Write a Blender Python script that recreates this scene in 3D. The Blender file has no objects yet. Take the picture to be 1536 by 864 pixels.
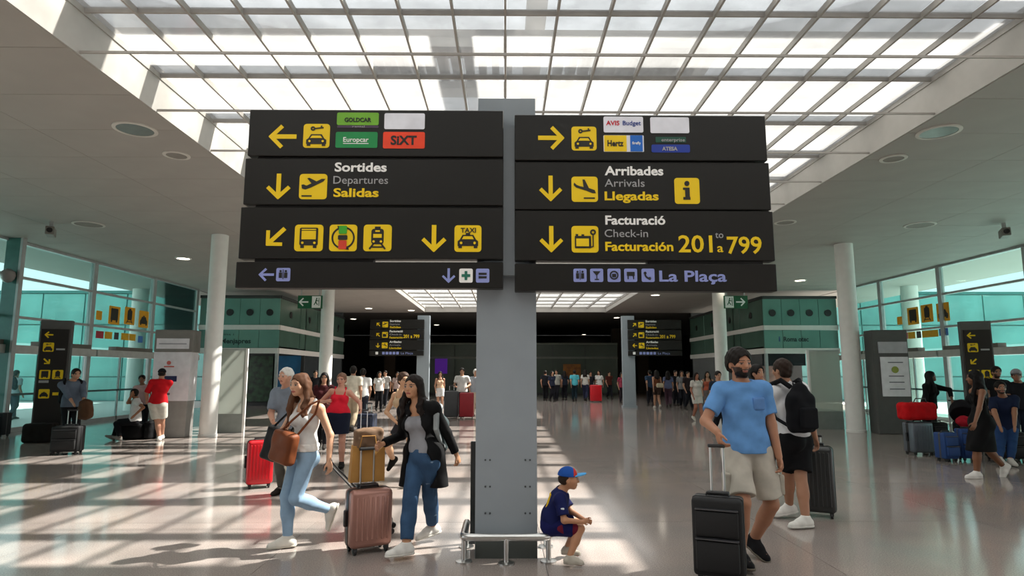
import bpy, bmesh, math, random
import numpy as np
from mathutils import Vector, Matrix
random.seed(7)
SC = bpy.context.scene
COL = SC.collection
R = math.radians

# ---------------------------------------------------------------- camera, sky, sun, exposure
F_PX = 940.0
PITCH = math.atan(126 / 940)
YAW = math.atan(10 / 940)
EYE = 1.62
cam_d = bpy.data.cameras.new('camera')
cam_d.sensor_fit = 'HORIZONTAL'; cam_d.sensor_width = 36.0
cam_d.lens = 36.0 * F_PX / 1536
cam_d.clip_end = 400
cam = bpy.data.objects.new('camera', cam_d)
cam.location = (0, 0, EYE)
cam.rotation_euler = (math.pi / 2 + PITCH, 0, -YAW)
COL.objects.link(cam)
SC.camera = cam

world = bpy.data.worlds.new('hazy_sky'); SC.world = world
world.use_nodes = True
wn = world.node_tree.nodes; wl = world.node_tree.links
wbg = wn['Background']
wbg.inputs['Color'].default_value = (0.95, 0.98, 1.0, 1)
wbg.inputs['Strength'].default_value = 1.95

sun_d = bpy.data.lights.new('sun', 'SUN')
sun_d.energy = 34.0; sun_d.angle = R(1.0); sun_d.color = (1.0, 0.95, 0.87)
sun = bpy.data.objects.new('sun', sun_d)
sun.rotation_euler = Vector((-0.84, -0.30, -1.0)).to_track_quat('-Z', 'Y').to_euler()
sun.location = (20, 10, 30)
COL.objects.link(sun)

SC.view_settings.view_transform = 'Standard'
SC.view_settings.look = 'None'
SC.view_settings.gamma = 1.0
SC.view_settings.use_curve_mapping = False
SC.view_settings.exposure = -0.28
SC.cycles.use_denoising = True
SC.cycles.max_bounces = 12
SC.cycles.diffuse_bounces = 5
SC.cycles.glossy_bounces = 4
SC.cycles.transmission_bounces = 8
SC.cycles.transparent_max_bounces = 16
SC.cycles.sample_clamp_indirect = 6.0

# ---------------------------------------------------------------- point on a known plane seen at a photo position
def ray(px, py):
    x = (px - 768) / F_PX; u = (432 - py) / F_PX
    y = math.cos(PITCH) - u * math.sin(PITCH); z = math.sin(PITCH) + u * math.cos(PITCH)
    c, s = math.cos(YAW), math.sin(YAW)
    return Vector((x * c + y * s, -x * s + y * c, z))
def at_y(px, py, Y):
    r = ray(px, py); t = Y / r.y
    return Vector((r.x * t, Y, EYE + r.z * t))
def at_x(px, py, X):
    r = ray(px, py); t = X / r.x
    return Vector((X, r.y * t, EYE + r.z * t))
def at_z(px, py, Z=0.0):
    r = ray(px, py); t = (Z - EYE) / r.z
    return Vector((r.x * t, r.y * t, Z))

# ---------------------------------------------------------------- materials
MATS = {}
def srgb(h):
    if isinstance(h, str):
        h = h.lstrip('#'); c = [int(h[i:i + 2], 16) / 255 for i in (0, 2, 4)]
        return tuple((x / 12.92 if x <= .04045 else ((x + .055) / 1.055) ** 2.4) for x in c)
    return tuple(h)
def M(name, col, rough=.5, metal=0.0, var=.08, scale=6.0, bump=0.0, bscale=60.0, spec=.5, coat=0.0):
    if name in MATS: return MATS[name]
    m = bpy.data.materials.new(name); m.use_nodes = True
    nt = m.node_tree; n = nt.nodes; l = nt.links
    b = n['Principled BSDF']
    c = srgb(col)
    tc = n.new('ShaderNodeTexCoord')
    nz = n.new('ShaderNodeTexNoise'); nz.inputs['Scale'].default_value = scale; nz.inputs['Detail'].default_value = 3
    l.new(tc.outputs['Object'], nz.inputs['Vector'])
    cr = n.new('ShaderNodeValToRGB')
    cr.color_ramp.elements[0].position = .3; cr.color_ramp.elements[1].position = .7
    cr.color_ramp.elements[0].color = (*[x * (1 - var) for x in c], 1)
    cr.color_ramp.elements[1].color = (*[min(1, x * (1 + var)) for x in c], 1)
    l.new(nz.outputs['Fac'], cr.inputs['Fac']); l.new(cr.outputs['Color'], b.inputs['Base Color'])
    b.inputs['Roughness'].default_value = rough; b.inputs['Metallic'].default_value = metal
    b.inputs['Specular IOR Level'].default_value = spec
    if coat: b.inputs['Coat Weight'].default_value = coat
    if bump:
        n2 = n.new('ShaderNodeTexNoise'); n2.inputs['Scale'].default_value = bscale
        l.new(tc.outputs['Object'], n2.inputs['Vector'])
        bp = n.new('ShaderNodeBump'); bp.inputs['Strength'].default_value = bump; bp.inputs['Distance'].default_value = .01
        l.new(n2.outputs['Fac'], bp.inputs['Height']); l.new(bp.outputs['Normal'], b.inputs['Normal'])
    MATS[name] = m
    return m
def cloth(hexcol, rough=.85):
    return M('cloth_' + hexcol.strip('#'), hexcol, rough, var=.12, scale=9, bump=.10, bscale=160, spec=.2)
def glow(name, col, strength):
    m = bpy.data.materials.new(name); m.use_nodes = True
    n = m.node_tree.nodes; b = n['Principled BSDF']
    b.inputs['Base Color'].default_value = (*srgb(col), 1)
    b.inputs['Emission Color'].default_value = (*srgb(col), 1); b.inputs['Emission Strength'].default_value = strength
    return m
def glass(name, tint, alpha_diff=.0, rough=.02, diff=(1, 1, 1), gloss=.12, dirt=0.0, dscale=3.0):
    """thin pane: tinted see-through, a milky share that scatters, a mirror share by fresnel"""
    m = bpy.data.materials.new(name); m.use_nodes = True
    nt = m.node_tree; n = nt.nodes; l = nt.links
    n.remove(n['Principled BSDF']); out = n['Material Output']
    tr = n.new('ShaderNodeBsdfTransparent'); tr.inputs['Color'].default_value = (*tint, 1)
    base = tr.outputs[0]
    if alpha_diff > 0:
        tl = n.new('ShaderNodeBsdfTranslucent'); tl.inputs['Color'].default_value = (*diff, 1)
        df = n.new('ShaderNodeBsdfDiffuse'); df.inputs['Color'].default_value = (*[d * .8 for d in diff], 1)
        md = n.new('ShaderNodeMixShader'); md.inputs[0].default_value = .28
        l.new(tl.outputs[0], md.inputs[1]); l.new(df.outputs[0], md.inputs[2])
        mx = n.new('ShaderNodeMixShader'); mx.inputs[0].default_value = alpha_diff
        if dirt:
            g = n.new('ShaderNodeNewGeometry'); nz = n.new('ShaderNodeTexNoise')
            nz.inputs['Scale'].default_value = dscale; nz.inputs['Detail'].default_value = 4
            l.new(g.outputs['Position'], nz.inputs['Vector'])
            mr = n.new('ShaderNodeMapRange'); mr.inputs['From Min'].default_value = .3; mr.inputs['From Max'].default_value = .7
            mr.inputs['To Min'].default_value = alpha_diff - dirt; mr.inputs['To Max'].default_value = alpha_diff + dirt
            l.new(nz.outputs['Fac'], mr.inputs['Value']); l.new(mr.outputs['Result'], mx.inputs[0])
        l.new(base, mx.inputs[1]); l.new(md.outputs[0], mx.inputs[2]); base = mx.outputs[0]
    gl = n.new('ShaderNodeBsdfGlossy'); gl.inputs['Roughness'].default_value = rough
    fr = n.new('ShaderNodeLayerWeight'); fr.inputs['Blend'].default_value = .12
    mm = n.new('ShaderNodeMath'); mm.operation = 'MULTIPLY'; mm.inputs[1].default_value = gloss / .12
    mm.use_clamp = True
    l.new(fr.outputs['Fresnel'], mm.inputs[0])
    m2 = n.new('ShaderNodeMixShader'); l.new(mm.outputs[0], m2.inputs[0]); l.new(base, m2.inputs[1]); l.new(gl.outputs[0], m2.inputs[2])
    l.new(m2.outputs[0], out.inputs['Surface'])
    return m

# ---------------------------------------------------------------- mesh helpers
class MB:
    def __init__(s): s.v = []; s.f = []
    def add(s, v, f):
        o = len(s.v); s.v += [tuple(p) for p in v]; s.f += [[i + o for i in q] for q in f]; return s
    def box(s, x0, x1, y0, y1, z0, z1):
        v = [(x0, y0, z0), (x1, y0, z0), (x1, y1, z0), (x0, y1, z0), (x0, y0, z1), (x1, y0, z1), (x1, y1, z1), (x0, y1, z1)]
        return s.add(v, [(0, 3, 2, 1), (4, 5, 6, 7), (0, 1, 5, 4), (1, 2, 6, 5), (2, 3, 7, 6), (3, 0, 4, 7)])
    def hexa(s, pts):
        return s.add(pts, [(0, 3, 2, 1), (4, 5, 6, 7), (0, 1, 5, 4), (1, 2, 6, 5), (2, 3, 7, 6), (3, 0, 4, 7)])
    def rbox(s, x0, x1, y0, y1, z0, z1, r=.02, seg=2):
        bm = bmesh.new(); bmesh.ops.create_cube(bm, size=1)
        for v in bm.verts:
            v.co = Vector(((x0 + x1) / 2 + v.co.x * (x1 - x0), (y0 + y1) / 2 + v.co.y * (y1 - y0), (z0 + z1) / 2 + v.co.z * (z1 - z0)))
        bmesh.ops.bevel(bm, geom=bm.edges[:], offset=r, segments=seg, profile=.5, affect='EDGES')
        bm.verts.index_update()
        s.add([v.co.copy() for v in bm.verts], [[v.index for v in f.verts] for f in bm.faces]); bm.free(); return s
    def lathe(s, prof, cx=0, cy=0, n=24, axis='z', cz=0):
        v = []; f = []
        for (r, h) in prof:
            for k in range(n):
                a = 2 * math.pi * k / n; c, d = r * math.cos(a), r * math.sin(a)
                v.append({'z': (cx + c, cy + d, cz + h), 'x': (cx + h, cy + c, cz + d), 'y': (cx + c, cy + h, cz - d)}[axis])
        for i in range(len(prof) - 1):
            for k in range(n):
                a = i * n + k; b = i * n + (k + 1) % n
                f.append((a, b, b + n, a + n))
        f.append(list(range(n))[::-1]); f.append([(len(prof) - 1) * n + k for k in range(n)])
        return s.add(v, f)
    def tube(s, path, r, n=8):
        path = [Vector(p) for p in path]; rs = r if isinstance(r, (list, tuple)) else [r] * len(path)
        v = []; f = []; up = None
        for i, p in enumerate(path):
            d = (path[min(i + 1, len(path) - 1)] - path[max(i - 1, 0)]).normalized()
            if up is None: up = Vector((0, 0, 1)) if abs(d.z) < .9 else Vector((1, 0, 0))
            a = d.cross(up).normalized(); b = a.cross(d).normalized(); up = b
            for k in range(n):
                t = 2 * math.pi * k / n
                v.append(p + (a * math.cos(t) + b * math.sin(t)) * rs[i])
        for i in range(len(path) - 1):
            for k in range(n):
                q = i * n + k; w = i * n + (k + 1) % n
                f.append((q, w, w + n, q + n))
        f.append(list(range(n))[::-1]); f.append([(len(path) - 1) * n + k for k in range(n)])
        return s.add(v, f)
    def prism(s, poly, y0, y1):
        """2-D outline in x,z pushed from y0 (front) to y1"""
        n = len(poly)
        v = [(x, y0, z) for x, z in poly] + [(x, y1, z) for x, z in poly]
        f = [list(range(n)), [n + i for i in range(n)][::-1]] + [(i, n + i, n + (i + 1) % n, (i + 1) % n) for i in range(n)]
        return s.add(v, f)
    def xform(s, mat):
        s.v = [tuple(mat @ Vector(p)) for p in s.v]; return s
    def build(s, name, mat, parent=None, smooth=False, loc=None):
        me = bpy.data.meshes.new(name); me.from_pydata(s.v, [], s.f)
        bm = bmesh.new(); bm.from_mesh(me); bmesh.ops.recalc_face_normals(bm, faces=bm.faces[:]); bm.to_mesh(me); bm.free()
        if smooth:
            for p in me.polygons: p.use_smooth = True
            try: me.set_sharp_from_angle(angle=R(40))
            except Exception: pass
        return link(name, me, mat, parent, loc)
def link(name, me, mat, parent=None, loc=None):
    if mat and not me.materials: me.materials.append(mat)
    o = bpy.data.objects.new(name, me); COL.objects.link(o)
    if parent: o.parent = parent
    if loc is not None: o.location = loc
    return o
def tag(o, label=None, cat=None, group=None, kind=None):
    if label: o['label'] = label
    if cat: o['category'] = cat
    if group: o['group'] = group
    if kind: o['kind'] = kind
    return o
def thing(name, label, cat, loc=(0, 0, 0), rz=0, group=None):
    o = bpy.data.objects.new(name, None); o.empty_display_size = .1
    COL.objects.link(o); o.location = loc; o.rotation_euler = (0, 0, rz)
    return tag(o, label, cat, group)
def struct(name, label=None, loc=(0, 0, 0)):
    o = bpy.data.objects.new(name, None); COL.objects.link(o); o.location = loc
    return tag(o, label, None, None, 'structure')
def copy_tree(o, parent=None):
    c = o.copy(); COL.objects.link(c); c.parent = parent
    for ch in list(o.children): copy_tree(ch, c)
    return c
def lettering(txt, x0, x1, zb, y, mat, parent, name='lettering', cap=None, bold=.0, depth=.004, rotz=0.0, origin=None, thick=True):
    """raised lettering between x0 and x1 (parent space), baseline zb, facing -y; cap = cap height"""
    cu = bpy.data.curves.new(name, 'FONT'); cu.body = txt; cu.size = 1
    cu.offset = bold; cu.extrude = .01
    cu.resolution_u = 3
    o = bpy.data.objects.new(name, cu); COL.objects.link(o)
    dg = bpy.context.evaluated_depsgraph_get()
    me = bpy.data.meshes.new_from_object(o.evaluated_get(dg))
    bpy.data.objects.remove(o); bpy.data.curves.remove(cu)
    co = np.empty(len(me.vertices) * 3); me.vertices.foreach_get('co', co); co = co.reshape(-1, 3)
    w0, w1 = co[:, 0].min(), co[:, 0].max()
    sx = (x1 - x0) / max(1e-6, w1 - w0); sz = (cap / .70) if cap else sx
    out = np.empty_like(co)
    out[:, 0] = x0 + (co[:, 0] - w0) * sx; out[:, 2] = zb + co[:, 1] * sz
    out[:, 1] = y - depth * (co[:, 2] > 0)
    me.vertices.foreach_set('co', out.ravel()); me.materials.clear()
    me.name = name
    return link(name, me, mat, parent)
def rrect(x0, x1, z0, z1, r, n=4):
    pts = []
    for cx, cz, a0 in ((x1 - r, z1 - r, 0), (x0 + r, z1 - r, 90), (x0 + r, z0 + r, 180), (x1 - r, z0 + r, 270)):
        for k in range(n + 1):
            a = R(a0 + 90 * k / n); pts.append((cx + r * math.cos(a), cz + r * math.sin(a)))
    return pts
def disc(cx, cz, r, n=16):
    return [(cx + r * math.cos(2 * math.pi * k / n), cz + r * math.sin(2 * math.pi * k / n)) for k in range(n)]
def bar(x0, z0, x1, z1, w):
    d = Vector((x1 - x0, z1 - z0)).normalized(); q = Vector((-d.y, d.x)) * w / 2
    return [(x0 - q.x, z0 - q.y), (x1 - q.x, z1 - q.y), (x1 + q.x, z1 + q.y), (x0 + q.x, z0 + q.y)]
# ================================================================ SETTING
CZ = 5.2                      # ceiling height
SX0, SX1 = -4.85, 6.05        # skylight opening
SGZ = CZ + .55                # glass level
WL, WR = -13.45, 14.75        # glass facades
SY0, SY1 = -3.0, 21.0         # near skylight
TY0, TY1 = 24.0, 37.6         # far skylight

def floor_material():
    m = bpy.data.materials.new('polished_granite'); m.use_nodes = True
    nt = m.node_tree; n = nt.nodes; l = nt.links; b = n['Principled BSDF']
    g = n.new('ShaderNodeNewGeometry')
    n1 = n.new('ShaderNodeTexNoise'); n1.inputs['Scale'].default_value = 85; n1.inputs['Detail'].default_value = 5
    n2 = n.new('ShaderNodeTexNoise'); n2.inputs['Scale'].default_value = .9; n2.inputs['Detail'].default_value = 3
    for q in (n1, n2): l.new(g.outputs['Position'], q.inputs['Vector'])
    c1 = n.new('ShaderNodeValToRGB'); e = c1.color_ramp.elements
    e[0].position = .33; e[0].color = (.27, .232, .212, 1); e[1].position = .68; e[1].color = (.43, .378, .35, 1)
    k = e.new(.5); k.color = (.35, .304, .28, 1)
    l.new(n1.outputs['Fac'], c1.inputs['Fac'])
    c2 = n.new('ShaderNodeValToRGB'); e = c2.color_ramp.elements
    e[0].position = .3; e[0].color = (.80, .82, .83, 1); e[1].position = .7; e[1].color = (1.0, .95, .92, 1)
    l.new(n2.outputs['Fac'], c2.inputs['Fac'])
    mx = n.new('ShaderNodeMix'); mx.data_type = 'RGBA'; mx.blend_type = 'MULTIPLY'; mx.inputs[0].default_value = 1
    l.new(c1.outputs[0], mx.inputs[6]); l.new(c2.outputs[0], mx.inputs[7])
    oi = n.new('ShaderNodeObjectInfo'); mr = n.new('ShaderNodeMapRange')
    mr.inputs['To Min'].default_value = .93; mr.inputs['To Max'].default_value = 1.07
    l.new(oi.outputs['Random'], mr.inputs['Value'])
    m2 = n.new('ShaderNodeMix'); m2.data_type = 'RGBA'; m2.blend_type = 'MULTIPLY'; m2.inputs[0].default_value = 1
    l.new(mx.outputs[2], m2.inputs[6]); l.new(mr.outputs[0], m2.inputs[7])
    l.new(m2.outputs[2], b.inputs['Base Color'])
    b.inputs['Roughness'].default_value = .11; b.inputs['Specular IOR Level'].default_value = .6
    return m
GRANITE = floor_material()
WHITE = M('white_paint', (.72, .71, .68), .45, var=.03)
CEILM = M('ceiling_paint', (.33, .305, .28), .65, var=.05, scale=1.2)
SHADECEIL = M('dark_ceiling', (.06, .055, .05), .8)  # dimness of the unlit far hall put into the ceiling colour
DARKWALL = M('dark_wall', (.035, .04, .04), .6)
STEEL = M('brushed_steel', (.62, .62, .61), .28, 1.0, var=.05, scale=30)
GREYMET = M('grey_frame_metal', (.42, .44, .44), .4, .3)
BARM = M('skylight_bar_paint', (.34, .32, .295), .5)
BLACK = M('black_plastic', (.012, .012, .013), .45)
JOINT = M('joint_filler', (.10, .09, .085), .8)
TEALGL = glass('teal_facade_glass', (.68, .86, .845), .04, .02, (.35, .7, .65), .12)
SKYGL = glass('fritted_skylight_glass', (.97, .98, .98), .33, .08, (.46, .463, .465), .08, dirt=.10, dscale=1.6)
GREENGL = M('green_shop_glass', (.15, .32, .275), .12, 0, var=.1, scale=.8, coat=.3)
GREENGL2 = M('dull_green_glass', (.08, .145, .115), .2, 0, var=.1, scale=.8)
TEALWALL = M('teal_glass_cladding', (.11, .31, .29), .25, var=.35, scale=.35)
TEALDARK = M('teal_mullion', (.02, .14, .13), .4)

# ---- floor
fl = struct('floor', 'polished beige grey granite floor of the terminal hall')
MB().box(-60, 60, -14, 64, -.16, -.012).build('joint_bed', JOINT, fl)
TS = 2.4; gap = .005
tile_me = None
for i in range(-6, 7):
    for j in range(0, 17):
        x0, y0 = .35 + i * TS, -.1 + j * TS + 0.0
        if x0 < WL - 1.2 or x0 > WR: continue
        if tile_me is None:
            o = MB().box(0, TS - gap, 0, TS - gap, -.02, 0).build('tile', GRANITE, fl); tile_me = o.data
        else: o = link('tile', tile_me, None, fl)
        o.location = (x0, y0, 0)
fy = -.1 + 17 * TS
o = MB().box(-20, 20, fy, 63, -.02, 0).build('far_paving', GRANITE, fl)
o = MB().box(-20, 20, -13.5, -.1 - gap, -.02, 0).build('near_paving', GRANITE, fl)
o = MB().box(-59, .35 - 6 * TS - gap, 0, 60, -.02, -.001).build('outer_paving', M('outer_paving_stone', (.45, .45, .43), .6), fl)
o = MB().box(.35 + 6 * TS + gap + TS, 59, 0, 60, -.02, -.001).build('outer_paving', MATS['outer_paving_stone'], fl)

# ---- ceiling: slabs round the skylights, panels below them where the joints can be told apart
ce = struct('ceiling', 'grey beige panelled ceiling around the skylights')
def slab(x0, x1, y0, y1, m=CEILM, z0=CZ + .02, z1=CZ + .5): MB().box(x0, x1, y0, y1, z0, z1).build('slab', m, ce)
slab(WL - 3.2, SX0 - .09, -13, 38.0); slab(SX1 + .09, WR + 3.8, -13, 38.0)
slab(SX0 - .09, SX1 + .09, -13, SY0 - .09); slab(SX0 - .09, SX1 + .09, SY1 + .09, TY0 - .09); slab(SX0 - .09, SX1 + .09, TY1 + .09, 38.0)
slab(-20, 21, 38.0, 63, SHADECEIL)
slab(WL - 3.2, WL - .2, -13, 38, CEILM, CZ - .0, CZ + .02); slab(WR + .2, WR + 3.8, -13, 38, CEILM, CZ, CZ + .02)
pm = {}
def panels(x0, x1, nx, y0, y1, ny, m=CEILM):
    dx, dy = (x1 - x0) / nx, (y1 - y0) / ny
    key = (round(dx, 4), round(dy, 4), m.name)
    for i in range(nx):
        for j in range(ny):
            if key not in pm:
                o = MB().box(.004, dx - .004, .004, dy - .004, -.0, .028).build('panel', m, ce); pm[key] = o.data
            else: o = link('panel', pm[key], None, ce)
            o.location = (x0 + i * dx, y0 + j * dy, CZ - .005)
panels(WL + .1, SX0 - .02, 4, 3.0, 25.8, 19); panels(SX1 + .02, WR - .1, 4, 3.0, 25.8, 19)
panels(WL + .1, SX0 - .02, 4, 25.8, 38, 5); panels(SX1 + .02, WR - .1, 4, 25.8, 38, 5)
panels(SX0, SX1, 5, SY1 + .02, TY0 - .02, 2)

# ---- near skylight
s1 = struct('window_1', 'large gridded skylight of milky glass panes over the hall')
UP = M('upstand_paint', (.38, .36, .335), .5, var=.04)
MB().box(SX0 - .08, SX0, SY0, SY1, CZ, SGZ + .1).build('upstand', UP, s1)
MB().box(SX1, SX1 + .08, SY0, SY1, CZ, SGZ + .1).build('upstand', UP, s1)
MB().box(SX0, SX1, SY0 - .08, SY0, CZ, SGZ + .1).build('upstand', UP, s1)
MB().box(SX0, SX1, SY1, SY1 + .08, CZ, SGZ + .1).build('upstand', UP, s1)
NC, RS = 18, 1.6
cw = (SX1 - SX0) / NC
o0 = None
for i in range(NC + 1):
    x = SX0 + i * cw
    if o0 is None:
        o0 = MB().box(-.014, .014, SY0, SY1, -.06, .02).build('bar', BARM, s1); o = o0
    else: o = link('bar', o0.data, None, s1)
    o.location = (x, 0, SGZ)
rows = [SY0 + .17 + k * RS - 1.6 for k in range(0, 17)]
rows = [r for r in rows if SY0 < r < SY1]
tb = rd = None
for y in rows:
    if tb is None:
        tb = MB().box(SX0, SX1, -.013, .013, -.04, .03).build('cross_bar', BARM, s1); o = tb
        rd = MB().box(SX0, SX1, -.011, .011, -.014, .014).build('tie_rod', BARM, s1); q = rd
    else:
        o = link('cross_bar', tb.data, None, s1); q = link('tie_rod', rd.data, None, s1)
    o.location = (0, y, SGZ); q.location = (0, y, CZ + .03)
edges = [SY0] + rows + [SY1]
pmx = {}
for j in range(len(edges) - 1):
    h = edges[j + 1] - edges[j]
    for i in range(NC):
        k = round(h, 3)
        if k not in pmx:
            o = MB().box(.018, cw - .018, .012, h - .012, 0, .012).build('pane', SKYGL, s1); pmx[k] = o.data
        else: o = link('pane', pmx[k], None, s1)
        o.location = (SX0 + i * cw, edges[j], SGZ + .01)
# roof steelwork above the glass
rf = struct('trim_1', 'white roof beams and louvres above the skylight')
RW = glass('white_translucent_roof_panel', (.5, .5, .5), .93, .4, (.46, .46, .455), .03)
MB().box(.32, .62, -2, 22, 7.0, 7.3).build('beam', RW, rf)
for k, y in enumerate([SY0 + .1 + q * 1.6 for q in range(15)]):
    wd = (.42, .26, .36)[k % 3]
    MB().box(-6, 7.2, y, y + wd, 6.3, 6.42).build('rafter', RW, rf)
for y in (7.3, 16.0):
    MB().box(-6, 7.2, y, y + .5, 7.35, 7.7).build('beam', RW, rf)
for k in range(12):
    MB().box(-3.2 + k * .29, -3.05 + k * .29, 12.3, 14.0, 8.2, 8.7).build('louvre', RW, rf)
    MB().box(1.1 + k * .29, 1.25 + k * .29, 12.3, 14.0, 8.2, 8.7).build('louvre', RW, rf)
MB().box(-3.3, .3, 12.2, 12.32, 8.1, 8.4).build('louvre_frame', RW, rf)
MB().box(1.0, 4.7, 12.2, 12.32, 8.1, 8.4).build('louvre_frame', RW, rf)

# ---- far skylight
s2 = struct('window_2', 'distant gridded skylight with bright milky panes')
for (a, b, c, d) in ((SX0 - .08, SX0, TY0, TY1), (SX1, SX1 + .08, TY0, TY1), (SX0, SX1, TY0 - .08, TY0), (SX0, SX1, TY1, TY1 + .08)):
    MB().box(a, b, c, d, CZ, CZ + .4).build('upstand', UP, s2)
nc2, rr2 = 10, 8
cw2, rh2 = (SX1 - SX0) / nc2, (TY1 - TY0) / rr2
b2 = None
for i in range(nc2 + 1):
    if b2 is None: b2 = MB().box(-.03, .03, TY0, TY1, -.08, .03).build('bar', BARM, s2); o = b2
    else: o = link('bar', b2.data, None, s2)
    o.location = (SX0 + i * cw2, 0, CZ + .3)
b3 = p3 = None
for j in range(rr2 + 1):
    if b3 is None: b3 = MB().box(SX0, SX1, -.02, .02, -.05, .03).build('cross_bar', BARM, s2); o = b3
    else: o = link('cross_bar', b3.data, None, s2)
    o.location = (0, TY0 + j * rh2, CZ + .3)
for i in range(nc2):
    for j in range(rr2):
        if p3 is None: o = MB().box(.02, cw2 - .02, .02, rh2 - .02, 0, .012).build('pane', SKYGL, s2); p3 = o.data
        else: o = link('pane', p3, None, s2)
        o.location = (SX0 + i * cw2, TY0 + j * rh2, CZ + .31)

# ---- glass facades with door headers
def facade(name, X, mull, label, s):
    f = struct(name, label)
    zs = [0.0, 2.12, 2.42, 3.12, 4.22, CZ]
    for y in mull: MB().box(X - .07, X + .07, y - .09, y + .09, 0, CZ).build('mullion', GREYMET, f)
    y0, y1 = mull[0], mull[-1]
    for z in (3.12, 4.22): MB().box(X - .05, X + .05, y0, y1, z - .035, z + .035).build('transom', GREYMET, f)
    MB().box(X - .1, X + .1, y0, y1, CZ - .07, CZ).build('head_rail', GREYMET, f)
    for k in range(len(mull) - 1):
        a, b = mull[k] + .09, mull[k + 1] - .09
        for (p, q) in ((2.42, 3.085), (3.155, 4.185), (4.255, CZ - .07)):
            MB().box(X - .008, X + .008, a, b, p, q).build('pane', TEALGL, f)
        n = 2
        w = (b - a) / n
        for t in range(n):
            MB().box(X - .008, X + .008, a + t * w + .03, a + (t + 1) * w - .03, .12, 2.1).build('door_pane', TEALGL, f)
            MB().box(X - .03, X + .03, a + t * w - .03, a + t * w + .03, .0, 2.12).build('door_stile', GREYMET, f)
        MB().box(X - .03, X + .03, a, b, 0, .12).build('door_rail', GREYMET, f)
        MB().box(X - .03, X + .03, a, b, .98, 1.04).build('push_rail', M('dark_rail', (.05, .12, .12), .4), f)
        MB().box(min(X, X + s * .32), max(X, X + s * .32), a - .05, b + .05, 2.12, 2.34).build('door_header', M('header_metal', (.50, .50, .48), .4, .2), f)
        MB().box(min(X + s * .05, X + s * .3), max(X + s * .05, X + s * .3), a + .9, b - .2, 2.345, 2.47).build('air_curtain', M('air_curtain_grey', (.13, .12, .10), .5), f)
    return f
facade('window_3', WL, [6.4, 9.9, 13.4, 16.9, 20.4, 23.9, 27.25], 'teal glass facade with doors beside the hall, left', 1)
facade('window_4', WR, [6.6, 10.2, 13.8, 17.3, 20.9, 24.3, 27.25], 'teal glass facade with doors beside the hall, right', -1)
fin = struct('trim_2', 'dark teal glass fin standing against the facade')
MB().box(WL + .06, WL + .46, 16.66, 16.72, 0, CZ).build('fin_pane', M('fin_teal', (.06, .17, .15), .2), fin)
MB().box(WL + .46, WL + .52, 16.62, 16.76, 0, CZ).build('fin_edge', GREYMET, fin)

# ---- outside: teal glazed wing seen through the facades, canopy columns
for s, X0, nm in ((-1, WL - 1.0, 'wall_outside_left'), (1, WR + 1.0, 'wall_outside_right')):
    w = struct(nm, 'teal glazed wing of the terminal seen through the facade')
    zs = [0, 1.35, 2.7, 4.3, 6.1]
    me = {}
    for r_ in range(4):
        for c in range(13):
            k = r_
            if k not in me:
                o = MB().box(0, 2.32, 0, .06, zs[r_] + .04, zs[r_ + 1] - .04).build('panel', TEALWALL, w); me[k] = o.data
            else: o = link('panel', me[k], None, w)
            xx = X0 + s * (.1 + c * 2.4)
            o.location = (xx if s > 0 else xx - 2.32, 36, 0)
    xa, xb = sorted((X0, X0 + s * 31.5))
    MB().box(xa, xb, 36.07, 36.3, 0, 6.15).build('backing', TEALDARK, w)
    MB().box(xa, xb, 35.9, 36.3, 6.1, 6.25).build('coping', TEALDARK, w)
def column(px, py, X, Y, r=.22, top=CZ, label=''):
    c = struct('column', label, (X, Y, 0))
    MB().lathe([(r + .015, 0), (r + .015, .06), (r, .07), (r, top)], n=32).build('shaft', WHITE, c, smooth=True)
    return c
column(0, 0, -15.9, 27.3, .32, label='white canopy column outside the glass facade')
column(0, 0, 17.0, 26.0, .32, label='white canopy column outside the glass facade')
column(0, 0, -7.53, 16.3, .21, label='tall round white column beside the pale ticket machine')
column(0, 0, 9.55, 17.3, .24, label='tall round white column beside the dark ticket machine')
column(0, 0, -7.55, 26.6, .27, label='slender white column beneath the exit sign')
column(0, 0, 9.25, 26.9, .27, label='slender white column beneath the exit sign')

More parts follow.
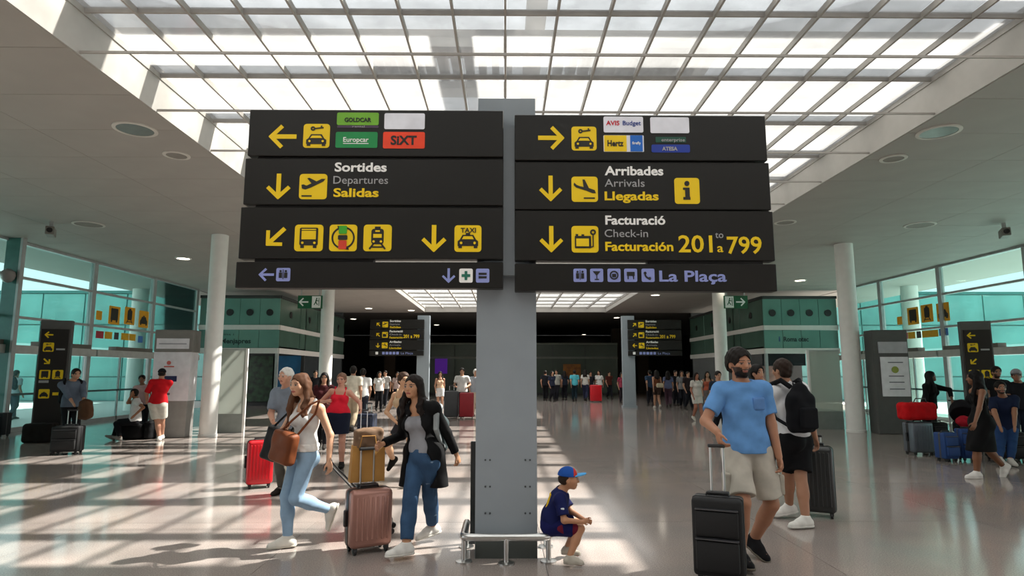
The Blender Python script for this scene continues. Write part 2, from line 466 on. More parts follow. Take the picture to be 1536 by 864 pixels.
# ---- shop blocks behind the columns
def shop(name, xa, xb, Y, side, label):
    """front wall at Y from facade xa to corner xb, return wall to the back along xb"""
    s = struct(name, label)
    s_ = 1 if xb > xa else -1
    nx = 4; w = (xb - xa) / nx
    for i in range(nx):
        a, b = sorted((xa + i * w + s_ * .01, xa + (i + 1) * w - s_ * .01))
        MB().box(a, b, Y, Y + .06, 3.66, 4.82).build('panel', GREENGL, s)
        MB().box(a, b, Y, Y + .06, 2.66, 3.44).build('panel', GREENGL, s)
        v = MB().lathe([(.15, -.03), (.15, .03)], cx=(a + b) / 2, cy=Y - .005, cz=4.2, axis='y', n=20).build('vent', BLACK, s)
    a, b = sorted((xa, xb))
    MB().box(a, b, Y - .05, Y + .1, 3.45, 3.65).build('band', WHITE, s)
    MB().box(a, b, Y - .05, Y + .1, 2.42, 2.65).build('band', WHITE, s)
    MB().box(a, b, Y - .06, Y + .1, 4.83, 4.95).build('head_trim', DARKWALL, s)
    L = 11.0
    ym = 4; dl = L / ym
    xi = sorted((xb, xb - s_ * .06))
    for i in range(ym):
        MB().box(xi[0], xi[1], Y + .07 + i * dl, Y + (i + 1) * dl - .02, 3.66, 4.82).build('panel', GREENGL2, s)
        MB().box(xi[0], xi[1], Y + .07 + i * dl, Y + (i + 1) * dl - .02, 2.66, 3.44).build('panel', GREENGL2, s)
        MB().lathe([(.15, -.03), (.15, .03)], cx=xb + s_ * .005, cy=Y + (i + .5) * dl, cz=4.2, axis='x', n=20).build('vent', BLACK, s)
    xo = sorted((xb + s_ * .05, xb - s_ * .1))
    MB().box(xo[0], xo[1], Y, Y + L, 3.45, 3.65).build('band', WHITE, s)
    MB().box(xo[0], xo[1], Y, Y + L, 2.42, 2.65).build('band', WHITE, s)
    MB().box(xo[0], xo[1], Y, Y + L, 4.83, 4.95).build('head_trim', DARKWALL, s)
    MB().box(xb - s_ * .12 if s_ > 0 else xb, xb if s_ > 0 else xb + .12, Y, Y + .12, 0, 2.42).build('corner_post', GREYMET, s)
    MB().box(min(xa, xb), max(xa, xb), Y + 3.6, Y + 3.7, 0, 4.9).build('back_wall', DARKWALL, s)
    MB().box(min(xa, xb), max(xa, xb), Y + .12, Y + 3.6, 2.66, 2.72).build('soffit', DARKWALL, s)
    return s
shL = shop('wall_shop_left', WL + .12, -9.85, 27.4, -1, 'green glass shop front with round vents beside the left facade')
shR = shop('wall_shop_right', WR - .12, 11.35, 27.4, 1, 'green glass shop front with round vents beside the right facade')
INKG = M('dark_green_ink', (.005, .03, .03), .5)
lettering('Menjapres', -12.35, -11.05, 2.86, 27.395, INKG, shL, bold=.03, cap=.2)
lettering('vins i', -12.35, -11.8, 3.2, 27.395, INKG, shL, cap=.1)
lettering('i', 11.98, 12.05, 2.95, 27.395, M('blue_ink', (.02, .08, .2), .5), shR, bold=.03, cap=.22)
lettering('Roma otec', 12.2, 13.3, 2.95, 27.395, INKG, shR, bold=.03, cap=.2)
# posters inside the left shop
po = MB().box(-11.2, -9.98, 30.85, 30.9, .9, 2.4).build('blue_poster', M('blue_print', (.01, .10, .22), .4, var=.35, scale=1.5)); tag(po, 'blue backlit looking poster inside the green glass shop', 'poster')
po = MB().box(-13.1, -11.3, 30.85, 30.9, .2, 2.4).build('leafy_poster', M('leaf_print', (.012, .04, .015), .5, var=.8, scale=5)); tag(po, 'dark leafy green poster inside the green glass shop', 'poster')
# shelf display in the right shop
po = MB().box(12.4, 13.2, 30.7, 30.9, 1.0, 1.9).build('shop_notice', M('pale_print', (.22, .15, .12), .5, var=.4, scale=3)); tag(po, 'pale display board inside the right shop opening', 'board')
po = MB().box(11.5, 13.4, 28.0, 28.1, 1.9, 2.6).build('screen_panel', M('dark_screen', (.006, .008, .012), .25)); tag(po, 'wide black screen hanging in the right shop opening', 'screen')

# ---- far hall: side walls, back wall, glazed shop island
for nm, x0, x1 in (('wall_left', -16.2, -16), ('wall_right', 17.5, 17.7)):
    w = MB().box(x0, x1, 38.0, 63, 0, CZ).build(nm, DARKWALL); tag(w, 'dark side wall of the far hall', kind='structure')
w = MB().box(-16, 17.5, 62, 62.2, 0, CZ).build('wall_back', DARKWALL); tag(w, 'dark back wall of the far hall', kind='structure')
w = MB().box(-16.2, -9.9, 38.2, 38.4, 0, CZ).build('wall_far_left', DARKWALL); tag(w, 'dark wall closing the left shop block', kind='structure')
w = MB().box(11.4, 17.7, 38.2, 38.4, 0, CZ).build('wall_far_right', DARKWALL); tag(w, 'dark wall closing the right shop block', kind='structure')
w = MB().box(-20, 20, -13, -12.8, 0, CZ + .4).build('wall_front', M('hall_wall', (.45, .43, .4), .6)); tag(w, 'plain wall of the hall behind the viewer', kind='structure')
isl = struct('wall_island', 'low green grey glazed shop at the far end of the hall')
GG = M('island_glass', (.07, .10, .075), .25, var=.15, scale=.6)
n = 6; ix0, ix1 = -6.2, 8.4; w = (ix1 - ix0) / n
for i in range(n):
    MB().box(ix0 + i * w + .02, ix0 + (i + 1) * w - .02, 47, 47.1, 2.75, 3.65).build('panel', GG, isl)
    MB().box(ix0 + i * w + .02, ix0 + (i + 1) * w - .02, 47, 47.1, .1, 2.6).build('panel', GG, isl)
MB().box(ix0, ix1, 46.95, 47.1, 2.6, 2.75).build('band', M('island_band', (.20, .22, .18), .5), isl)
MB().box(ix0, ix1, 46.95, 51, 3.65, 3.78).build('roof', M('island_band', (.2, .22, .18), .5), isl)
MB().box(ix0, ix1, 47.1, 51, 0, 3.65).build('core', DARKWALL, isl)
bl = MB().box(4.3, 5.6, 46.8, 46.95, 1.2, 2.2).build('amber_display', M('amber_print', (.35, .12, .01), .5, var=.4, scale=4)); tag(bl, 'amber display board against the far green shop', 'board')
pr = MB().box(-5.2, -4.3, 46.75, 46.95, 1.5, 2.6).build('purple_sign', glow('purple_glow', '#5a1f9a', .35)); tag(pr, 'small purple lit sign on the far green shop', 'sign')
for x, nm in ((-9.5, 0), (-6.9, 0), (9.3, 1), (11.4, 1)):
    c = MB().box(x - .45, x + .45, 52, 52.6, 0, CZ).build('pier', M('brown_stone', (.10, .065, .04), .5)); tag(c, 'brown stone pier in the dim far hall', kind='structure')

# ---- ceiling lamps, speakers, cameras
LGL = glow('lamp_diffuser', '#fff4e0', 14.0)
def downlight(x, y, lit, i):
    d = thing('ceiling_light', i, 'light', (x, y, CZ - .005), 0, 'recessed ceiling downlights')
    MB().lathe([(.24, 0), (.24, -.02), (.19, -.025), (.19, -.012)], n=28).build('rim', WHITE, d, smooth=False)
    MB().lathe([(.185, -.004), (.185, -.014)], n=24).build('lens', LGL if lit else M('grey_lens', (.16, .18, .17), .25), d)
    return d
for p, lab in (((275, 387), 'round lit ceiling downlight between the glass facade and white column'),
               ((1200, 420), 'round lit ceiling downlight above the shop beside the dark ticket machine'),
               ((451, 451), 'round lit ceiling downlight just before the exit sign with arrow pointing to shops'),
               ((553, 462), 'round lit ceiling downlight above the distant sign with three panels on the near side'),
               ((983, 442), 'round lit ceiling downlight above the other distant sign'),
               ((925, 476), 'round lit downlight beside the distant grey signpost top'),
               ((617, 465), 'round lit ceiling downlight at the edge of the distant skylight'),
               ((655, 487), 'round lit downlight behind the distant signpost in the dim hall'),
               ((530, 478), 'round lit downlight deep in the dim hall near the slender column'),
               ((1048, 495), 'round lit downlight deep in the dim hall beside the slender column'),
               ((876, 507), 'small lit downlight over the far green shop'),
               ((1088, 431), 'round lit ceiling downlight above the green exit sign')):
    q = at_z(p[0], p[1], CZ)
    if q.y > 60: q = q * (60 / q.y)
    downlight(q.x, q.y, True, lab)
def speaker(px, py, r, lab, open_=True):
    q = at_z(px, py, CZ)
    d = thing('ceiling_opening', lab, 'ceiling fixture', (q.x, q.y, CZ - .005))
    MB().lathe([(r + .05, 0), (r + .05, -.015), (r, -.02), (r, -.01)], n=32).build('rim', M('fixture_rim', (.55, .52, .48), .5), d)
    MB().lathe([(r - .002, -.006), (r - .002, -.013)], n=32).build('lens', M('fixture_lens', (.17, .19, .18), .2) if open_ else M('fixture_grille', (.22, .20, .18), .7), d)
speaker(203, 193, .25, 'large round unlit lamp recess in the ceiling beside the skylight edge')
speaker(1408, 197, .25, 'large round unlit lamp recess in the shaded ceiling on the other side')
speaker(265, 232, .16, 'small round loudspeaker grille behind the unlit lamp recess', False)
speaker(1340, 237, .16, 'small round loudspeaker grille in the shaded ceiling', False)
speaker(133, 336, .3, 'flat grey ceiling grille near the glass facade and camera', False)
speaker(1380, 337, .3, 'flat grey ceiling grille before the right facade', False)
speaker(1178, 333, .2, 'round grey ceiling grille beyond the sign board end', False)
def camera_box(px, py, rz, lab):
    q = at_z(px, py - 18, CZ)
    d = thing('security_camera', lab, 'camera', (q.x, q.y, CZ - .005), rz)
    MB().box(-.04, .04, -.04, .04, -.16, 0).build('bracket', GREYMET, d)
    MB().rbox(-.09, .09, -.26, .2, -.36, -.16, .02).build('housing', M('camera_housing', (.20, .19, .17), .5), d)
    MB().lathe([(.06, -.03), (.06, 0)], cx=0, cy=-.262, cz=-.26, axis='y', n=16).build('lens', BLACK, d)
camera_box(78, 350, R(30), 'small boxy security camera hanging before the left facade')
camera_box(1505, 352, R(-30), 'small boxy security camera hanging before the right facade')
q = at_y(12, 413, 16.5)
d = thing('dome_camera', 'round dome camera on the teal glass fin', 'camera', (q.x, 16.5, q.z))
MB().lathe([(.0, -.2), (.09, -.17), (.15, -.09), (.17, 0), (.15, .1), (.06, .17), (.0, .18)], n=20).build('dome', M('dome_plastic', (.25, .22, .21), .25), d, smooth=True)
MB().box(-.35, 0, .02, .1, .05, .12).build('arm', GREYMET, d)
# ================================================================ SIGNS
PANEL = M('sign_panel_black', '#191816', .42, var=.03, spec=.35)
YEL = M('sign_yellow', '#f2cd00', .5, var=.02)
WHT = M('sign_white', '#f4f4f2', .5, var=.02)
LGR = M('sign_light_grey', '#a9a9ab', .5, var=.02)
LAV = M('sign_lavender', '#8f9ad6', .5, var=.02)
INK = M('sign_ink', '#1d1c1a', .5, var=.02)
POST = M('sign_post_grey', '#8c959c', .42, .0, var=.04, scale=3)
T_ = .004
def arrow_polys(d, w=.13):
    base = [bar(.5, 1.0, .5, .06, w * 1.15), bar(.08, .46, .54, .01, w), bar(.92, .46, .46, .01, w)]
    a = {'down': 0, 'left': -90, 'right': 90, 'downleft': -45, 'up': 180, 'upleft': -135, 'upright': 135, 'downright': 45}[d]
    c, s = math.cos(R(a)), math.sin(R(a))
    return [[(.5 + (x - .5) * c - (z - .5) * s, .5 + (x - .5) * s + (z - .5) * c) for x, z in p] for p in base]
def ring(cx, cz, r0, r1, a0=0, a1=360, n=14):
    o = [(cx + r1 * math.cos(R(a0 + (a1 - a0) * k / n)), cz + r1 * math.sin(R(a0 + (a1 - a0) * k / n))) for k in range(n + 1)]
    i = [(cx + r0 * math.cos(R(a0 + (a1 - a0) * k / n)), cz + r0 * math.sin(R(a0 + (a1 - a0) * k / n))) for k in range(n + 1)]
    return o + i[::-1]
def rect(a, b, c, d): return [(a, c), (b, c), (b, d), (a, d)]
CAR = [[(.12, .2), (.88, .2), (.88, .42), (.80, .5), (.70, .72), (.30, .72), (.20, .5), (.12, .42)], rect(.15, .28, .1, .22), rect(.72, .85, .1, .22)]
CAR_SM = [[(x * 1.0, .06 + z * .8) for x, z in p] for p in CAR]
GLY = {
 'rentcar': ([[(x, z * .78) for x, z in p] for p in CAR] + [ring(.36, .8, .035, .09), bar(.44, .8, .76, .84, .05), bar(.68, .84, .68, .92, .05)],
             [[(.27, .40), (.73, .40), (.66, .50), (.34, .50)], disc(.25, .27, .045, 10), disc(.75, .27, .045, 10)]),
 'taxi': (CAR_SM[:1] + [[(x, z) for x, z in p] for p in CAR_SM[1:]] + [rect(.42, .58, .64, .71)],
          [[(.28, .47), (.72, .47), (.66, .58), (.34, .58)], disc(.25, .33, .05, 10), disc(.75, .33, .05, 10)]),
 'bus': ([rrect(.18, .82, .22, .88, .05), rect(.22, .34, .12, .23), rect(.66, .78, .12, .23)],
         [rect(.25, .75, .44, .76), rect(.25, .75, .79, .83), disc(.29, .31, .045, 10), disc(.71, .31, .045, 10)]),
 'train': ([rrect(.28, .72, .26, .84, .1), rect(.4, .6, .84, .92), bar(.36, .27, .22, .08, .06), bar(.64, .27, .78, .08, .06), rect(.3, .7, .13, .18)],
           [rect(.35, .65, .50, .64), rect(.42, .58, .72, .78), disc(.37, .36, .045, 10), disc(.63, .36, .045, 10)]),
 'cycle': ([ring(.5, .5, .36, .42, 110, 250), ring(.5, .5, .36, .42, -70, 70), [(.28, .95), (.42, .93), (.32, .8)], [(.72, .05), (.58, .07), (.68, .2)]], []),
 'depart': ([[(.1, .42), (.22, .38), (.42, .46), (.86, .70), (.93, .80), (.80, .80), (.62, .70), (.36, .84), (.28, .82), (.44, .62), (.26, .53), (.15, .58), (.08, .56)], rect(.1, .46, .1, .15)], []),
 'arrive': ([[(.92, .34), (.80, .34), (.56, .44), (.18, .56), (.08, .66), (.10, .76), (.2, .66), (.30, .62), (.46, .58), (.42, .88), (.5, .88), (.66, .54), (.88, .46)], rect(.46, .88, .12, .17)], []),
 'bag': ([rrect(.12, .72, .16, .62, .03), bar(.2, .62, .2, .69, .09), bar(.42, .62, .42, .68, .1), ring(.8, .76, .05, .11), bar(.8, .66, .8, .24, .04), bar(.82, .24, .72, .2, .04)], [rect(.17, .64, .23, .52)]),
 'info': ([rect(.34, .62, .16, .26), rect(.42, .60, .16, .62), rect(.34, .6, .54, .62), disc(.5, .78, .1, 14)], []),
 'toilet': ([rect(.2, .42, .25, .65), disc(.31, .76, .08, 10), rect(.58, .8, .25, .65), disc(.69, .76, .08, 10), rect(.48, .52, .15, .88)], []),
 'bar_': ([[(.2, .8), (.8, .8), (.53, .48), (.47, .48)], rect(.47, .53, .2, .5), rect(.34, .66, .15, .22)], []),
 'shop': ([ring(.5, .5, .24, .34), rect(.35, .65, .35, .6)], []),
 'seat': ([rect(.2, .8, .45, .75), rect(.25, .33, .2, .45), rect(.67, .75, .2, .45)], []),
 'phone': ([ring(.62, .62, .3, .42, 180, 270), disc(.27, .66, .11, 10), disc(.62, .26, .11, 10)], []),
 'plus': ([rect(.4, .6, .18, .82), rect(.18, .82, .4, .6)], []),
 'tax': ([rect(.2, .8, .55, .7), rect(.2, .8, .3, .45)], []),
 'box': ([rect(.25, .75, .3, .7)], []),
 'run': ([disc(.55, .85, .09, 10), bar(.5, .75, .42, .45, .14), bar(.42, .47, .2, .2, .1), bar(.45, .45, .7, .2, .1), bar(.5, .68, .8, .6, .08), rect(.84, .92, .1, .95)], []),
}
class Face:
    """front face of a board: photo positions mapped onto its plane, shapes raised on it"""
    def __init__(s, Y, parent, yf): s.Y = Y; s.p = parent; s.yf = yf; s.off = Vector(parent.matrix_world.translation)
    def pt(s, px, py):
        q = at_y(px, py, s.Y); return q.x, q.z
    def poly(s, name, polys, mat, lift=1):
        m = MB()
        for i, p in enumerate(polys): m.prism(p, s.yf - T_ * lift - .0004 * i, s.yf - T_ * (lift - 1))
        return m.build(name, mat, s.p)
    def plate(s, x0, x1, y0, y1, mat=None, name='pictogram_plate', r=.12, lift=1):
        a, d = s.pt(x0, y0); b, c = s.pt(x1, y1)
        s.poly(name, [rrect(a, b, c, d, r * (b - a))], mat or YEL, lift); return a, b, c, d
    def glyph(s, key, x0, x1, y0, y1, mat=None, plate=None, hole=None):
        a, b, c, d = s.plate(x0, x1, y0, y1, plate)
        g, h = GLY[key]
        f = lambda P: [[(a + x * (b - a), c + z * (d - c)) for x, z in p] for p in P]
        s.poly('pictogram', f(g), mat or INK, 2)
        if h: s.poly('pictogram_cutout', f(h), hole or plate or YEL, 3)
        return a, b, c, d
    def arrow(s, d, cx, cy, w, mat=None, bold=.15):
        a, t = s.pt(cx - w / 2, cy - w / 2); b, c = s.pt(cx + w / 2, cy + w / 2)
        s.poly('arrow', [[(a + x * (b - a), c + z * (t - c)) for x, z in p] for p in arrow_polys(d, bold)], mat or YEL, 1)
    def text(s, t, x0, x1, base, cap, mat, bold=.0, lift=1):
        a, z = s.pt(x0, base); b, _ = s.pt(x1, base); _, z2 = s.pt(x0, base - cap)
        lettering(t, a, b, z, s.yf - T_ * (lift - 1), mat, s.p, cap=z2 - z, bold=bold, depth=T_)

YF = 5.60
sg = thing('wayfinding_sign', 'tall grey signpost with eight black direction boards in the hall centre', 'sign', (0, 0, 0))
MB().box(-.265, .285, 5.76, 6.06, 0, 4.24).build('post', POST, sg)
MB().box(-.262, .282, 5.757, 5.76, 0, .2).build('kick_plate', M('kick_plate_dark', '#4a4f4c', .45), sg)
bolts = [(728, 690), (735, 690), (788, 690), (795, 690), (728, 730), (735, 730), (788, 730), (795, 730), (728, 770), (735, 770), (788, 770), (795, 770)]
bm_ = None
for (px, py) in bolts:
    q = at_y(px, py, 5.755)
    if bm_ is None: bm_ = MB().lathe([(.009, -.004), (.009, .004)], axis='y', n=8).build('bolt', M('bolt_dark', '#3c4146', .4), sg); o = bm_
    else: o = link('bolt', bm_.data, None, sg)
    o.location = (q.x, 5.757, q.z)
tiers = [(163, 233, 168, 236), (237, 307, 239, 308), (311, 387, 313, 389), (393, 431, 395, 435)]
tiersR = [(168, 239), (239, 314), (313, 391), (394, 436)]
faces = {}
for side in (0, 1):
    for k in range(4):
        if side == 0:
            xs = (-2.385, -2.40, -2.415, -2.43)[k]; x0, x1 = xs, -.02
        else:
            xs = (2.44, 2.45, 2.46, 2.465)[k]; x0, x1 = .085, xs
        zt = (at_y(560, (165, 238, 311, 393)[k] if side == 0 else (171, 242, 315, 395)[k], YF)).z
        zb = (at_y(560, (234, 307, 388, 432)[k] if side == 0 else (239, 313, 390, 436)[k], YF)).z
        b = MB().rbox(x0, x1, YF, YF + .13, zb, zt, .006, 1).build('board', PANEL, sg)
        faces[(side, k)] = Face(YF, b, YF)
z1 = at_y(560, 200, YF).z; z3 = at_y(560, 350, YF).z; z4 = at_y(560, 410, YF).z
MB().box(-2.30, -.02, YF + .04, YF + .12, z3, z1).build('frame', BLACK, sg)
MB().box(.085, 2.34, YF + .04, YF + .12, z3, z1).build('frame', BLACK, sg)
MB().box(-2.28, -1.2, YF + .04, YF + .12, z4, z3).build('frame', BLACK, sg)
MB().box(1.3, 2.36, YF + .04, YF + .12, z4, z3).build('frame', BLACK, sg)
MB().box(-.2, .22, YF + .1, 5.76, z4, z1 + .1).build('bracket', POST, sg)
# left side boards
f = faces[(0, 0)]
f.arrow('left', 425, 205, 38); f.glyph('rentcar', 456, 494, 186, 222)
f.plate(506, 568, 169, 188, M('brand_lime', '#6fae2b', .5), 'brand_plate', .04); f.plate(506, 568, 188.3, 192, M('brand_purple', '#4a3a50', .5), 'brand_strip', .02)
f.text('GOLDCAR', 517, 557, 183, 6, INK, .03, 2); f.text('rental', 529, 547, 191.3, 2.6, LGR, 0, 2)
f.plate(577, 637, 170, 194, M('brand_white', '#e6e8f2', .5), 'brand_plate', .04)
f.plate(504, 566, 198, 222, M('brand_green', '#0f8b48', .5), 'brand_plate', .04); f.text('Europcar', 515, 553, 213, 7, WHT, .01, 2)
f.poly('underline', [[(f.pt(515, 215)[0], f.pt(515, 216)[1]), (f.pt(553, 215)[0], f.pt(515, 216)[1]), (f.pt(553, 215)[0], f.pt(515, 215)[1]), (f.pt(515, 215)[0], f.pt(515, 215)[1])]], WHT, 2)
f.plate(575, 637, 198, 223, M('brand_orange', '#f0431c', .5), 'brand_plate', .04); f.text('SiXT', 586, 625, 217, 13, INK, .03, 2)
f = faces[(0, 1)]
f.arrow('down', 418, 279, 37); f.glyph('depart', 450, 490, 261, 299)
f.text('Sortides', 502, 580, 257, 13, WHT, .026); f.text('Departures', 500, 582, 275.5, 11.5, LGR); f.text('Salidas', 500, 568, 295, 12.5, YEL, .026)
f = faces[(0, 2)]
f.arrow('downleft', 414, 355, 35); f.glyph('bus', 443, 484, 337, 377); f.glyph('cycle', 495, 535, 337, 377)
f.poly('mini_shape', [rrect(f.pt(509, 340)[0], f.pt(521, 340)[0], f.pt(509, 351)[1], f.pt(509, 339)[1], .01)], M('picto_green', '#3fae2a', .5), 3)
f.poly('mini_shape', [rrect(f.pt(509, 340)[0], f.pt(521, 340)[0], f.pt(509, 374)[1], f.pt(509, 361)[1], .01)], M('picto_red', '#d8402a', .5), 3)
f.poly('mini_shape', [rrect(f.pt(508, 340)[0], f.pt(522, 340)[0], f.pt(509, 360)[1], f.pt(509, 353)[1], .01)], INK, 3)
f.glyph('train', 546, 587, 337, 377); f.arrow('down', 651, 357, 39); f.glyph('taxi', 682, 722, 338, 378); f.text('TAXI', 691, 714, 349, 7, INK, .02, 2)
f = faces[(0, 3)]
f.arrow('left', 400, 412, 21, LAV); f.glyph('toilet', 415, 435, 402, 422, INK, LAV); f.arrow('down', 673, 413, 21, LAV)
f.glyph('plus', 689, 709, 403, 424, M('cross_green', '#1d6b58', .5), WHT); f.glyph('tax', 714, 734, 403, 424, INK, LAV)
# right side boards
f = faces[(1, 0)]
f.arrow('right', 826, 207, 38); f.glyph('rentcar', 857, 895, 190, 226)
f.plate(905, 965, 175, 199, M('brand_white', '#e6e8f2', .5), 'brand_plate', .04); f.text('AVIS', 909, 929, 188, 6.5, M('brand_red', '#c8102e', .5), .02, 2); f.text('Budget', 934, 961, 188, 6.5, M('brand_navy', '#23408f', .5), .01, 2)
f.plate(975, 1034, 176, 200, MATS['brand_white'], 'brand_plate', .04)
f.plate(905, 966, 203, 228, MATS['brand_white'], 'brand_plate', .02)
f.plate(906, 940, 203.5, 227.5, YEL, 'brand_plate', .02, 2); f.text('Hertz', 911, 935, 219.5, 8.5, INK, .03, 3)
f.plate(945, 964, 203.5, 227.5, M('brand_blue', '#1268c8', .5), 'brand_plate', .02, 2); f.text('firefly', 948, 961, 217, 4, WHT, .01, 3)
f.plate(983, 1029, 205.5, 214, M('brand_deep_green', '#0f4c3c', .5), 'brand_plate', .02); f.text('enterprise', 992, 1027, 212.5, 5, LGR, .0, 2)
f.plate(977, 1035, 217, 229, M('brand_royal', '#17379c', .5), 'brand_plate', .04); f.text('ATESA', 993, 1016, 226, 5.5, LGR, .03, 2)
f = faces[(1, 1)]
f.arrow('down', 826, 282, 37); f.glyph('arrive', 857, 897, 265, 303)
f.text('Arribades', 907, 995, 262.5, 13, WHT, .026); f.text('Arrivals', 907, 967, 280, 11.5, LGR); f.text('Llegadas', 907, 988, 300, 12.5, YEL, .026); f.glyph('info', 1011, 1050, 267, 306)
f = faces[(1, 2)]
f.arrow('down', 827, 358, 38); f.glyph('bag', 857, 898, 339, 379)
f.text('Facturació', 908, 998, 336.5, 13, WHT, .026); f.text('Check-in', 907, 972, 355.5, 11.5, LGR); f.text('Facturación', 908, 1010, 376, 13, YEL, .026)
f.text('201', 1018, 1069, 378, 25, YEL, .015); f.text('to', 1073, 1085, 357, 10, LGR); f.text('a', 1076, 1085, 378, 13, YEL, .01); f.text('799', 1091, 1143, 380, 25, YEL, .015)
f = faces[(1, 3)]
for cx, k in ((870, 'toilet'), (895, 'bar_'), (921, 'shop'), (946, 'seat'), (972, 'phone')): f.glyph(k, cx - 10, cx + 10, 403, 423, INK, LAV)
f.text('La Plaça', 989, 1090, 422, 16, LAV, .02)
# small vertical mark on the post
lettering('AB 2601', .215, .262, 3.0, 5.757, M('mark_ink', '#50565c', .5), sg, cap=.02)

# ---- steel guard rail round the post foot
gr = thing('guard_rail', 'low polished steel guard rail around the foot of the signpost', 'railing', (0, 0, 0))
zr = .215
path = [(-.36, 6.15, zr), (-.36, 5.66, zr), (-.345, 5.625, zr), (-.31, 5.61, zr), (.33, 5.61, zr), (.365, 5.625, zr), (.38, 5.66, zr), (.38, 6.15, zr)]
MB().tube(path, .032, 12).build('rail', STEEL, gr, smooth=True)
for (x, y) in ((-.355, 5.66), (.01, 5.60), (.375, 5.66), (-.36, 6.12), (.38, 6.12)):
    MB().lathe([(.022, 0), (.022, zr - .01)], cx=x, cy=y, n=14).build('leg', STEEL, gr, smooth=True)
    MB().lathe([(.07, 0), (.07, .012), (.03, .02)], cx=x, cy=y, n=18).build('foot', STEEL, gr, smooth=True)
pl = thing('steel_panel', 'narrow dark steel panel standing behind the signpost edge', 'panel', (-.315, 6.25, 0))
MB().rbox(-.02, .1, 0, .03, .0, .95, .006).build('sheet', M('dark_steel', '#3a3d3e', .35, .7), pl)
MB().box(-.06, .14, -.02, .05, 0, .02).build('base', M('dark_steel', '#3a3d3e', .35, .7), pl)

# ---- two distant signs of the same kind
def far_sign(px, Y, side, label):
    x = at_y(px, 560, Y).x
    s = thing('wayfinding_sign', label, 'sign', (x, Y, 0), 0, 'distant wayfinding signs')
    MB().box(-.28, .28, 0, .3, 0, 4.2).build('post', POST, s)
    MB().box(-.33, .33, -.03, .33, 0, .1).build('base', POST, s)
    zt = (4.0, 3.54, 3.06, 2.58); zb = (3.58, 3.1, 2.62, 2.36)
    for k in range(4):
        x0, x1 = (-2.42, .04) if side < 0 else (-.04, 2.42)
        b = MB().box(x0, x1, -.14, -.01, zb[k], zt[k]).build('board', PANEL, s)
        ax = x0 + (.28 if side < 0 else .2); h = zt[k] - zb[k]; zc = (zt[k] + zb[k]) / 2
        y = -.14
        if k < 3:
            d = ('upleft' if side < 0 else 'upright', 'upleft' if side < 0 else 'upright', 'down' if side < 0 else 'left')[k]
            m = MB()
            for i, p in enumerate(arrow_polys(d, .17)): m.prism([(ax - .0 + u * .2, zc - .12 + v * .2) for u, v in p], y - .004 - .001 * i, y)
            m.build('arrow', YEL, b)
            MB().prism(rrect(ax + .28, ax + .54, zc - .15, zc + .11, .03), y - .004, y).build('pictogram_plate', YEL, b)
            g = GLY[('depart', 'bag', 'arrive')[k]]; m = MB()
            for i, p in enumerate(g[0]): m.prism([(ax + .28 + u * .26, zc - .15 + v * .26) for u, v in p], y - .008 - .0006 * i, y - .004)
            m.build('pictogram', INK, b)
            T = (('Sortides', 'Departures', 'Salidas'), ('Facturació', 'Check-in', 'Facturación'), ('Arribades', 'Arrivals', 'Llegadas'))[k]
            wd = (.5, .6, .55)[k]
            lettering(T[0], ax + .62, ax + .62 + wd, zc + .1, y, WHT, b, cap=.09, bold=.03)
            lettering(T[1], ax + .62, ax + .62 + wd * .9, zc - .04, y, LGR, b, cap=.075)
            lettering(T[2], ax + .62, ax + .62 + wd, zc - .18, y, YEL, b, cap=.085, bold=.02)
            if k == 1: lettering('201 a 799', ax + 1.25, ax + 1.98, zc - .16, y, YEL, b, cap=.15, bold=.02)
        else:
            for q in range(5): MB().prism(rrect(ax + .3 + q * .16, ax + .42 + q * .16, zc - .06, zc + .06, .015), y - .004, y).build('pictogram_plate', LAV, b)
            lettering('La Plaça', ax + 1.15, ax + 1.7, zc - .05, y, LAV, b, cap=.1)
            MB().prism(rrect(ax + .0, ax + .12, zc - .06, zc + .06, .015), y - .004, y).build('pictogram_plate', WHT, b)
    return s
far_sign(634, 28.8, -1, 'distant signpost whose black boards point away from the pillar, beside purple sign')
far_sign(944, 28.9, 1, 'distant signpost with black boards standing beyond the boy and the bearded man')

# ---- green exit signs
def exit_sign(px, Y, side, label):
    q = at_y(px, 453, Y)
    e = thing('exit_sign', label, 'sign', (q.x, Y, q.z), 0, 'green exit signs')
    MB().box(-.5, .5, 0, .08, -.27, .27).build('case', M('exit_green', '#0c5a36', .4), e)
    m = MB()
    ox = -.45 if side < 0 else .0
    for i, p in enumerate(arrow_polys('left' if side < 0 else 'right', .14)): m.prism([(ox + u * .38, -.19 + v * .38) for u, v in p], -.006 - .001 * i, 0)
    m.build('arrow', WHT, e)
    ox = .08 if side < 0 else -.46
    MB().box(ox, ox + .36, -.006, 0, -.24, .24).build('plate', WHT, e)
    m = MB()
    for p in GLY['run'][0]: m.prism([(ox + .03 + u * .3, -.2 + v * .4) for u, v in p], -.012, -.006)
    m.build('running_figure', M('exit_green', '#0c5a36', .4), e)
    MB().box(-.4, -.36, .03, .06, .27, CZ - q.z).build('hanger', GREYMET, e)
    MB().box(.36, .4, .03, .06, .27, CZ - q.z).build('hanger', GREYMET, e)
exit_sign(465, 25.9, -1, 'green exit sign with white arrow pointing towards the pale ticket machine')
exit_sign(1104, 26.2, 1, 'green exit sign with white arrow pointing towards the dark ticket machine')

